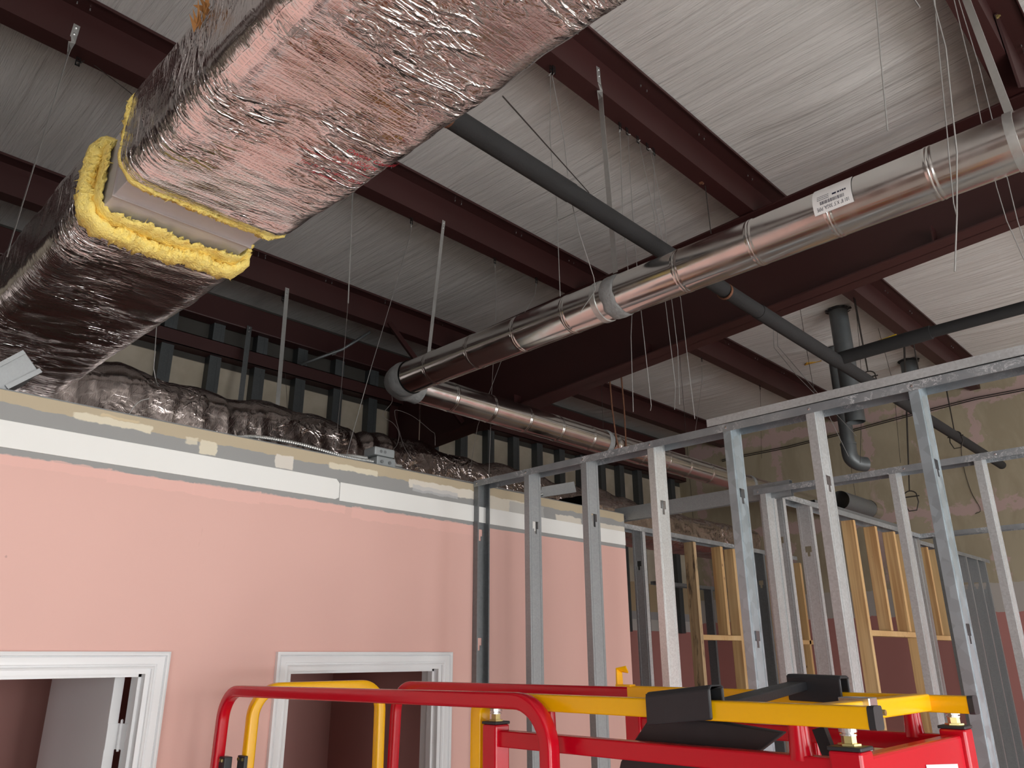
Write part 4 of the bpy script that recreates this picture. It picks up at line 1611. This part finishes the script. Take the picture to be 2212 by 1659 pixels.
def ex_at(px, py): return onY(px, py, EY).x


e1 = ex_at(2001, 1175); e2 = ex_at(2020, 1182)
zs2 = onY(2040, 1383, EY).z
lumber(e1, e1 + .038, EY + .002, EY + .09, zs2 + .04, WZ, 'shaded pine stub behind the farthest cross frame')
lumber(e2, e2 + .038, EY + .002, EY + .09, zs2 + .04, WZ, 'pale sunlit pine stub behind the farthest cross frame')
lumber(e1 - .2, e2 + .25, EY + .002, EY + .09, zs2, zs2 + .038, 'yellowish sill board below the two far pine stubs', name='sill_board')
for px, py, l in ((2066, 1195), (2088, 1202), (2109, 1208)) and ((2085, 1198, 'first dull grey stud of the tight group by taped wall'), (2109, 1204, 'second dull grey stud of the tight group by taped wall'), (2126, 1210, 'last dark stud of the tight group by taped wall')):
    x = ex_at(px, py)
    stud((x, EY + .001), (0, 1), (1, 0), ZT - .006, [onX(px + 16, 1265, x).z], l, SDULL)

# frame in line with the partition
FY = 3.30
ZF = CH + (onY(1350, 1131, FY).z - CH)
track((WEX + .02, FY + .046, ZF), (7.2, FY + .046, ZF - .01), 'top track continuing the line of the pink wall')


def fx_at(px, py): return onY(px, py, FY).x


x = fx_at(1387, 1142)
stud((x, FY + .001), (0, 1), (1, 0), ZF - .006, [onX(1384, 1222, x).z], 'grey steel stud just past the pink wall end')
zs3 = onY(1560, 1383, FY).z
x1 = fx_at(1497, 1165)
lumber(x1, x1 + .04, FY + .002, FY + .09, .002, ZF - .04, 'dirty stained wooden post past the pink wall end', WOODS)
x2 = fx_at(1556, 1180)
lumber(x2, x2 + .04, FY + .002, FY + .09, zs3 + .04, ZF - .04, 'straight grained pine stub right of the stained post')
x3 = fx_at(1583, 1185)
lumber(x3, x3 + .038, FY + .002, FY + .09, .002, ZF - .04, 'narrow pine post seen beside the bluish steel stud')
lumber(x1 + .04, x3, FY + .002, FY + .09, zs3, zs3 + .038, 'pine sill board right of the stained post', name='sill_board')
x4 = fx_at(1648, 1197)
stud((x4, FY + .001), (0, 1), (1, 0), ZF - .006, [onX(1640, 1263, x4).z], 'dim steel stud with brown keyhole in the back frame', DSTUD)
x5 = fx_at(1662, 1199)
lumber(x5, x5 + .038, FY + .002, FY + .09, .002, ZF - .04, 'orange pine post behind the doubled steel stud')
x6 = fx_at(1727, 1212)
lumber(x6, x6 + .038, FY + .002, FY + .09, .002, ZF - .06, 'reddish pine stud seen between the grey steel studs')
lumber(x5 + .038, x6 + .4, FY + .002, FY + .09, zs3 - .02, zs3 + .018, 'short yellow sill board behind the grey steel studs', name='sill_board')
# far thin stud and shelf-like track near the back wall
x7 = onY(1530, 1210, 4.6).x
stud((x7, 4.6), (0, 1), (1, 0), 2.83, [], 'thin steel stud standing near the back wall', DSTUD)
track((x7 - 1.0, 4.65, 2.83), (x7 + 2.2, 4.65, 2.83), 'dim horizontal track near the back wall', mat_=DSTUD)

# foil branch duct and small shiny round duct at far right
fd = thing('branch_duct', 'brown tinted foil branch duct above the far stud frames', 'duct', (6.5, 3.9, 3.1))
def sec4(x): return duct_section(3.75, 4.2, CH + .92, CH + 1.22, .1, 14)
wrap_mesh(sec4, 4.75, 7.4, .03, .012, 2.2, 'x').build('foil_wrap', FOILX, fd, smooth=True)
for x in (5.4, 6.8): MB().tube([(x, 4.14, CH + 1.2), (x, 4.14, ceil_z(4.14) - .01)], .002, 6).build('hanger', DWIRE, fd)
sd_ = thing('round_duct', 'small shiny round duct end beyond the frame running away', 'duct', onY(1880, 1105, 2.9))
a_, b_ = onY(1815, 1080, 2.95), onY(1885, 1105, 2.95)
b_.z = a_.z
MB().lathe(a_, (b_ - a_), [(0, .09), ((b_ - a_).length - .12, .09)], 24).build('barrel', DSTUD, sd_, auto=40)
MB().lathe(a_, (b_ - a_), [((b_ - a_).length - .12, .095), ((b_ - a_).length + .05, .097), ((b_ - a_).length + .05, .09), ((b_ - a_).length - .1, .085)], 24).build('bright_collar', PIPE, sd_, auto=40)
MB().tube([a_.lerp(b_, .5) + Vector((0, 0, .085)), Vector((a_.lerp(b_, .5).x, a_.lerp(b_, .5).y, ceil_z(2.9) - .01))], .002, 6).build('hanger', DWIRE, sd_)
# scrap channel on the partition top
sc1 = thing('track_offcut', 'short galvanised channel offcut lying on the pink wall top', 'metal channel', onY(1225, 1065, 3.3))
q0, q1 = onY(1165, 1068, 3.36), onY(1243, 1042, 3.36)
MB().prism([onY(1165, 1075, 3.32), onY(1245, 1063, 3.32), onY(1240, 1040, 3.32), onY(1170, 1052, 3.32)], (0, .1, 0)).build('channel_web', SDULL, sc1)

# junction box with flexible conduits
jx = onY(819, 1000, WY + .08)
jb = thing('junction_box', 'grey two-gang junction box on top of the pink wall', 'electrical box', (jx.x, WY + .07, zt + .004))
w_ = .05
MB().box(jx.x - w_, jx.x + w_ + .02, WY + .03, WY + .12, zt + .004, zt + .058).build('lower_box', GREYBOX, jb, bevel=.006)
MB().box(jx.x - w_ - .02, jx.x + w_ + .01, WY + .025, WY + .125, zt + .060, zt + .105).build('upper_box', GREYBOX, jb, bevel=.008)
kn = MB()
for dx, dz_ in ((-.03, .082), (-.005, .082), (.03, .03), (-.02, .03)):
    kn.lathe((jx.x + dx, WY + .026, zt + dz_), (0, -1, 0), [(0, .009), (.0015, .009), (.0015, 0)], 12)
kn.build('knockout', DSTUD, jb)
MB().lathe((jx.x + w_ + .02, WY + .06, zt + .035), (1, 0, 0), [(0, .014), (.018, .014), (.018, .008), (.06, .008), (.06, 0)], 12).build('connector', STRAP, jb)


def flex(pts, r, label):
    o = thing('flexible_conduit', label, 'conduit', pts[0])
    P = smooth_path(pts, 40)
    mb = MB()
    fr = mb.frame(P)
    vs, fs = [], []
    n = 8
    for i, (p, t_, a, b) in enumerate(fr):
        rr = r * (1.12 if i % 2 else .88)
        for k in range(n): vs.append(p + (a * math.cos(2 * math.pi * k / n) + b * math.sin(2 * math.pi * k / n)) * rr)
    for i in range(len(fr) - 1):
        for k in range(n):
            k2 = (k + 1) % n
            fs.append((i * n + k, i * n + k2, (i + 1) * n + k2, (i + 1) * n + k))
    mb.add(vs, fs)
    mb.build('armoured_sheath', STRAP, o)
    return o


zf = zt + .012
flex([onY(505, 945, WY + .06), onY(560, 944, WY + .06), onY(650, 960, WY + .06), onY(740, 985, WY + .06), (jx.x - .05, WY + .06, zt + .03)], .0085, 'armoured flexible conduit entering the junction box from the left')
flex([onY(700, 983, WY + .09), onY(760, 985, WY + .09), (jx.x - .07, WY + .09, zt + .05)], .0085, 'short armoured conduit curling behind the junction box')
flex([(jx.x + .07, WY + .05, zt + .015), onY(905, 1023, WY + .05), onY(960, 1033, WY + .05), onY(1050, 1050, WY + .06), onY(1150, 1070, WY + .06), onY(1172, 1068, WY + .06)], .0085, 'armoured conduit running right from the junction box along wall')

# ---------------------------------------------------------------- scissor lift
lf = thing('scissor_lift', 'red and yellow scissor lift platform with folded guard rails', 'lift', (1.8, 1.5, 0))
TB = .038
zy = CH - .085 - TB / 2                    # yellow rail centre line
NX, FX = 1.515, 2.12
ye = .592


def cap(p, axis, w=.040):
    p = Vector(p)
    a = Vector(axis)
    return MB().bar([p, p + a * .012], w, w, (0, 0, 1), .006)


# near yellow rail: along y, then down as a post
nr_ = MB().bar(fillet([(NX, ye, zy), (NX, 1.61, zy), (NX, 1.61, 1.05)], .035), TB, TB, (0, 0, 1), .004).build('near_guard_rail', YEL, lf, auto=40)
cap((NX, ye + .001, zy), (0, -1, 0)).build('rail_end_cap', BLACKP, nr_)
fr_ = MB().bar([(FX, .60, zy - .004), (FX, 1.565, zy)], TB, TB, (0, 0, 1), .004).build('far_guard_rail', YEL, lf, auto=40)
cap((FX, .601, zy - .004), (0, -1, 0)).build('rail_end_cap', BLACKP, fr_)
MB().bar([(NX + TB / 2, .70, zy - .001), (FX - TB / 2, .70, zy - .001)], TB, TB, (0, 0, 1), .004).build('cross_guard_rail', YEL, lf, auto=40)
kb = onY(1880, 1530, .68)
MB().box(kb.x - .03, kb.x + .012, .668, .732, zy - .03, zy + .024).build('latch_bracket', WASH, lf, bevel=.002)
MB().lathe((kb.x - .006, .668, zy - .004), (0, -1, 0), [(0, 0), (0, .011), (.008, .011), (.008, .006), (.02, .006), (.02, 0)], 6).build('latch_bolt', ZINC, lf)
# small yellow hook on the far rail
MB().bar([(FX - .01, 1.60, zy + .02), (FX - .01, 1.60, zy + .065), (FX + .0, 1.575, zy + .067)], .03, .006, (0, 1, 0)).bar([(FX - .01, 1.605, zy + .02), (FX - .01, 1.55, zy + .02)], .03, .006, (0, 0, 1)).build('rail_hook', YEL, lf)

# red posts, caps and adjuster bolts
posts = [(1.492, 1.547, .612, .672), (1.487, 1.537, 1.523, 1.573), (2.095, 2.150, .615, .672), (2.095, 2.150, 1.52, 1.575)]
for (x0, x1, y0, y1) in posts:
    zt2 = CH - .160
    po = MB().box(x0, x1, y0, y1, 1.0, zt2).build('post', RED, lf, bevel=.005)
    MB().box(x0 - .001, x1 + .001, y0 - .001, y1 + .001, zt2, zt2 + .007).build('post_cap', BLACKP, po, bevel=.002)
    cx_, cy_ = (x0 + x1) / 2, (y0 + y1) / 2
    MB().lathe((cx_, cy_, zt2 + .007), (0, 0, 1), [(0, .020), (.004, .020), (.004, .013), (.018, .013), (.018, 0)], 6).build('adjuster_nut', ZINC, po)
    MB().lathe((cx_, cy_, zt2 + .024), (0, 0, 1), [(0, .008), (0, .015), (.003, .015), (.003, .011), (.006, .011), (.006, .016), (.0125, .016), (.0125, 0)], 18).build('washer_stack', WASH, po)
zr_ = CH - .193
MB().bar([(1.518, .672, zr_), (1.518, 1.523, zr_)], TB, TB, (0, 0, 1), .004).build('near_mid_rail', RED, lf, auto=40)
MB().bar([(2.122, .672, zr_), (2.122, 1.52, zr_)], TB, TB, (0, 0, 1), .004).build('far_mid_rail', RED, lf, auto=40)
MB().box(1.547, 2.095, .625, .66, 1.79, CH - .172).build('end_plate', RED, lf, bevel=.006)
st_ = MB()
A0, A1 = onY(2000, 1652, .624), onY(2068, 1650, .624)
st_.add([(A0.x, .6235, 1.80), (A1.x, .6235, 1.80), (A1.x, .6235, A1.z), (A0.x, .6235, A0.z)], [(0, 1, 2, 3)])
st_.add([(1.80, .6235, 1.80), (1.93, .6235, 1.80), (1.93, .6235, 1.835), (1.80, .6235, 1.835)], [(0, 1, 2, 3)])
st_.build('warning_sticker', STICK, lf)
for (cx_, cy_) in ((1.518, .735), (2.122, .735), (2.122, 1.40)):
    pg = MB().lathe((cx_, cy_, zr_ + .01), (0, 0, 1), [(0, .024), (.016, .021), (.06, .0185), (.06, 0)], 20).build('rest_peg', RED, lf, auto=40)
    MB().lathe((cx_, cy_, zr_ + .07), (0, 0, 1), [(0, .0185), (.014, .0165), (.018, 0)], 20).build('peg_tip', BLACKP, pg, auto=50)
MB().lathe((1.535, 1.38, zr_ + .01), (0, 0, 1), [(0, .014), (.06, .012), (.06, 0)], 14).build('rest_peg', RED, lf, auto=40)
# red extension hoops, drooping slightly outwards
hz0, hz1 = CH - .091 - .019, CH - .079 - .019
MB().bar(fillet([(1.455, 2.955, 1.05), (1.455, 2.925, hz0), (1.455, 1.315, hz1), (1.455, 1.300, 1.05)], .105, 10), TB, TB, (0, 1, 0), .008).build('near_hoop_rail', RED, lf, auto=40)
MB().bar(fillet([(2.18, 2.86, 1.05), (2.18, 2.835, CH - .0905 - .019), (2.18, 1.02, CH - .0905 - .019), (2.18, 1.005, 1.05)], .105, 10), TB, TB, (0, 1, 0), .008).build('far_hoop_rail', RED, lf, auto=40)
MB().bar(fillet([(1.52, 2.845, 1.05), (1.53, 2.845, CH - .084 - .019), (2.10, 2.845, CH - .084 - .019), (2.115, 2.845, 1.05)], .10, 10), TB, TB, (1, 0, 0), .008).build('end_hoop_rail', YEL, lf, auto=40)
br_ = MB()
h0, h1 = onX(483, 1640, 1.475), onX(520, 1640, 1.50)
br_.box(1.452, 1.482, 2.872, 2.918, 1.05, h0.z + .012)
br_.box(1.498, 1.512, 2.815, 2.868, 1.05, h1.z + .012)
br_.build('hinge_bracket', BLACKP, lf, bevel=.003)
hb = MB()
for yy_ in (2.885, 2.905): hb.lathe((1.452, yy_, h0.z), (-1, 0, 0), [(0, .006), (.004, .006), (.004, 0)], 6)
for yy_ in (2.826, 2.858): hb.lathe((1.498, yy_, h1.z), (-1, 0, 0), [(0, .006), (.004, .006), (.004, 0)], 6)
hb.build('hinge_bolt', ZINC, lf)
# deck, toe boards, scissor arms, chassis
MB().box(1.46, 2.18, .58, 2.95, .98, 1.02).build('platform_deck', DSTUD, lf)
MB().box(1.45, 1.462, .58, 2.95, 1.0, 1.15).box(2.178, 2.19, .58, 2.95, 1.0, 1.15).build('toe_board', YEL, lf)
sa = MB()
for k in range(4):
    for s_ in (1, -1):
        z_0 = .48 + .12 * k
        sa.bar([(1.6 if s_ > 0 else 1.66, .75, z_0), (1.6 if s_ > 0 else 1.66, 2.4, z_0 + .1)], .04, .08)
        sa.bar([(2.04 if s_ > 0 else 1.98, .75, z_0 + .1), (2.04 if s_ > 0 else 1.98, 2.4, z_0)], .04, .08)
sa.build('scissor_arms', RED, lf)
MB().box(1.5, 2.14, .62, 2.5, .15, .46).build('chassis', RED, lf, bevel=.02)
for (x, y) in ((1.5, .85), (2.14, .85), (1.5, 2.3), (2.14, 2.3)):
    MB().lathe((x - .06, y, .16), (1, 0, 0), [(0, 0), (0, .12), (.01, .155), (.11, .155), (.12, .12), (.12, 0)], 28).build('wheel', BLACKP, lf, auto=40)

# black tool tray hung on the rails
ty = thing('tool_tray', 'black plastic tray with two saddles hooked over the yellow rails', 'tray', (1.6, 1.0, 1.9))


def saddle(xc, y0, y1, zc, tilt):
    mb = MB()
    prof = [(xc - .030, zc - .038), (xc - .030, zc + .020), (xc - .022, zc + .028), (xc + .022, zc + .028), (xc + .030, zc + .020), (xc + .030, zc - .038), (xc + .0225, zc - .038), (xc + .0225, zc + .0205), (xc - .0225, zc + .0205), (xc - .0225, zc - .038)]
    mb.prism([(a, y0, b + tilt) for a, b in prof], (0, y1 - y0, 0))
    for i in range(len(prof), 2 * len(prof)): mb.v[i] = (mb.v[i][0], mb.v[i][1], mb.v[i][2] - tilt * 1.8)
    return mb


saddle(NX, .900, 1.060, zy + .012, .010).build('near_saddle', BLACKP, ty, bevel=.006)
saddle(FX, .885, 1.030, zy + .030, -.002).build('far_saddle', BLACKP, ty, bevel=.008)
MB().bar([(NX + .03, .93, zy + .002), (FX - .03, 1.0, zy + .030)], .05, .022, (0, 0, 1), .004).build('cross_arm', BLACKP, ty)
pp = [(1405, 1545), (1560, 1560), (1692, 1582), (1640, 1622), (1590, 1665), (1560, 1740), (1320, 1740), (1340, 1645), (1370, 1598)]
MB().prism([onX(a, b, 1.575) for a, b in pp], (.022, .0, 0)).build('tray_panel', BLACKP, ty, bevel=.004)
q0, q1 = onX(1770, 1572, 1.95), onX(1800, 1650, 1.95)
MB().bar([q0, q1], .03, .02, (1, 0, 0)).build('tray_leg', BLACKP, ty)

GROUPS = {'hanger_wire': 'hanger wires under the roof', 'hanger_strap': 'hanger straps under the roof', 'metal_stud': 'galvanised steel studs of the open frames', 'roof_purlin': 'red oxide roof purlins',
          'wood_stud': 'wooden studs in the open frames', 'sill_board': 'wooden sill boards in the open frames', 'top_track': 'top tracks of the open frames', 'loose_track': 'loose tracks on the frames', 'vent_pipe': 'dark vent pipes through the roof',
          'clevis_hanger': 'clevis pipe hangers', 'flexible_conduit': 'armoured conduits on the pink wall', 'facing_tear': 'yellow tears in the ceiling facing', 'beam_clamp': 'beam clamps on the purlin'}
for o in bpy.data.objects:
    b_ = o.name.split('.')[0]
    if o.parent is None and b_ in GROUPS and 'group' not in o: o['group'] = GROUPS[b_]
bpy.context.view_layer.update()
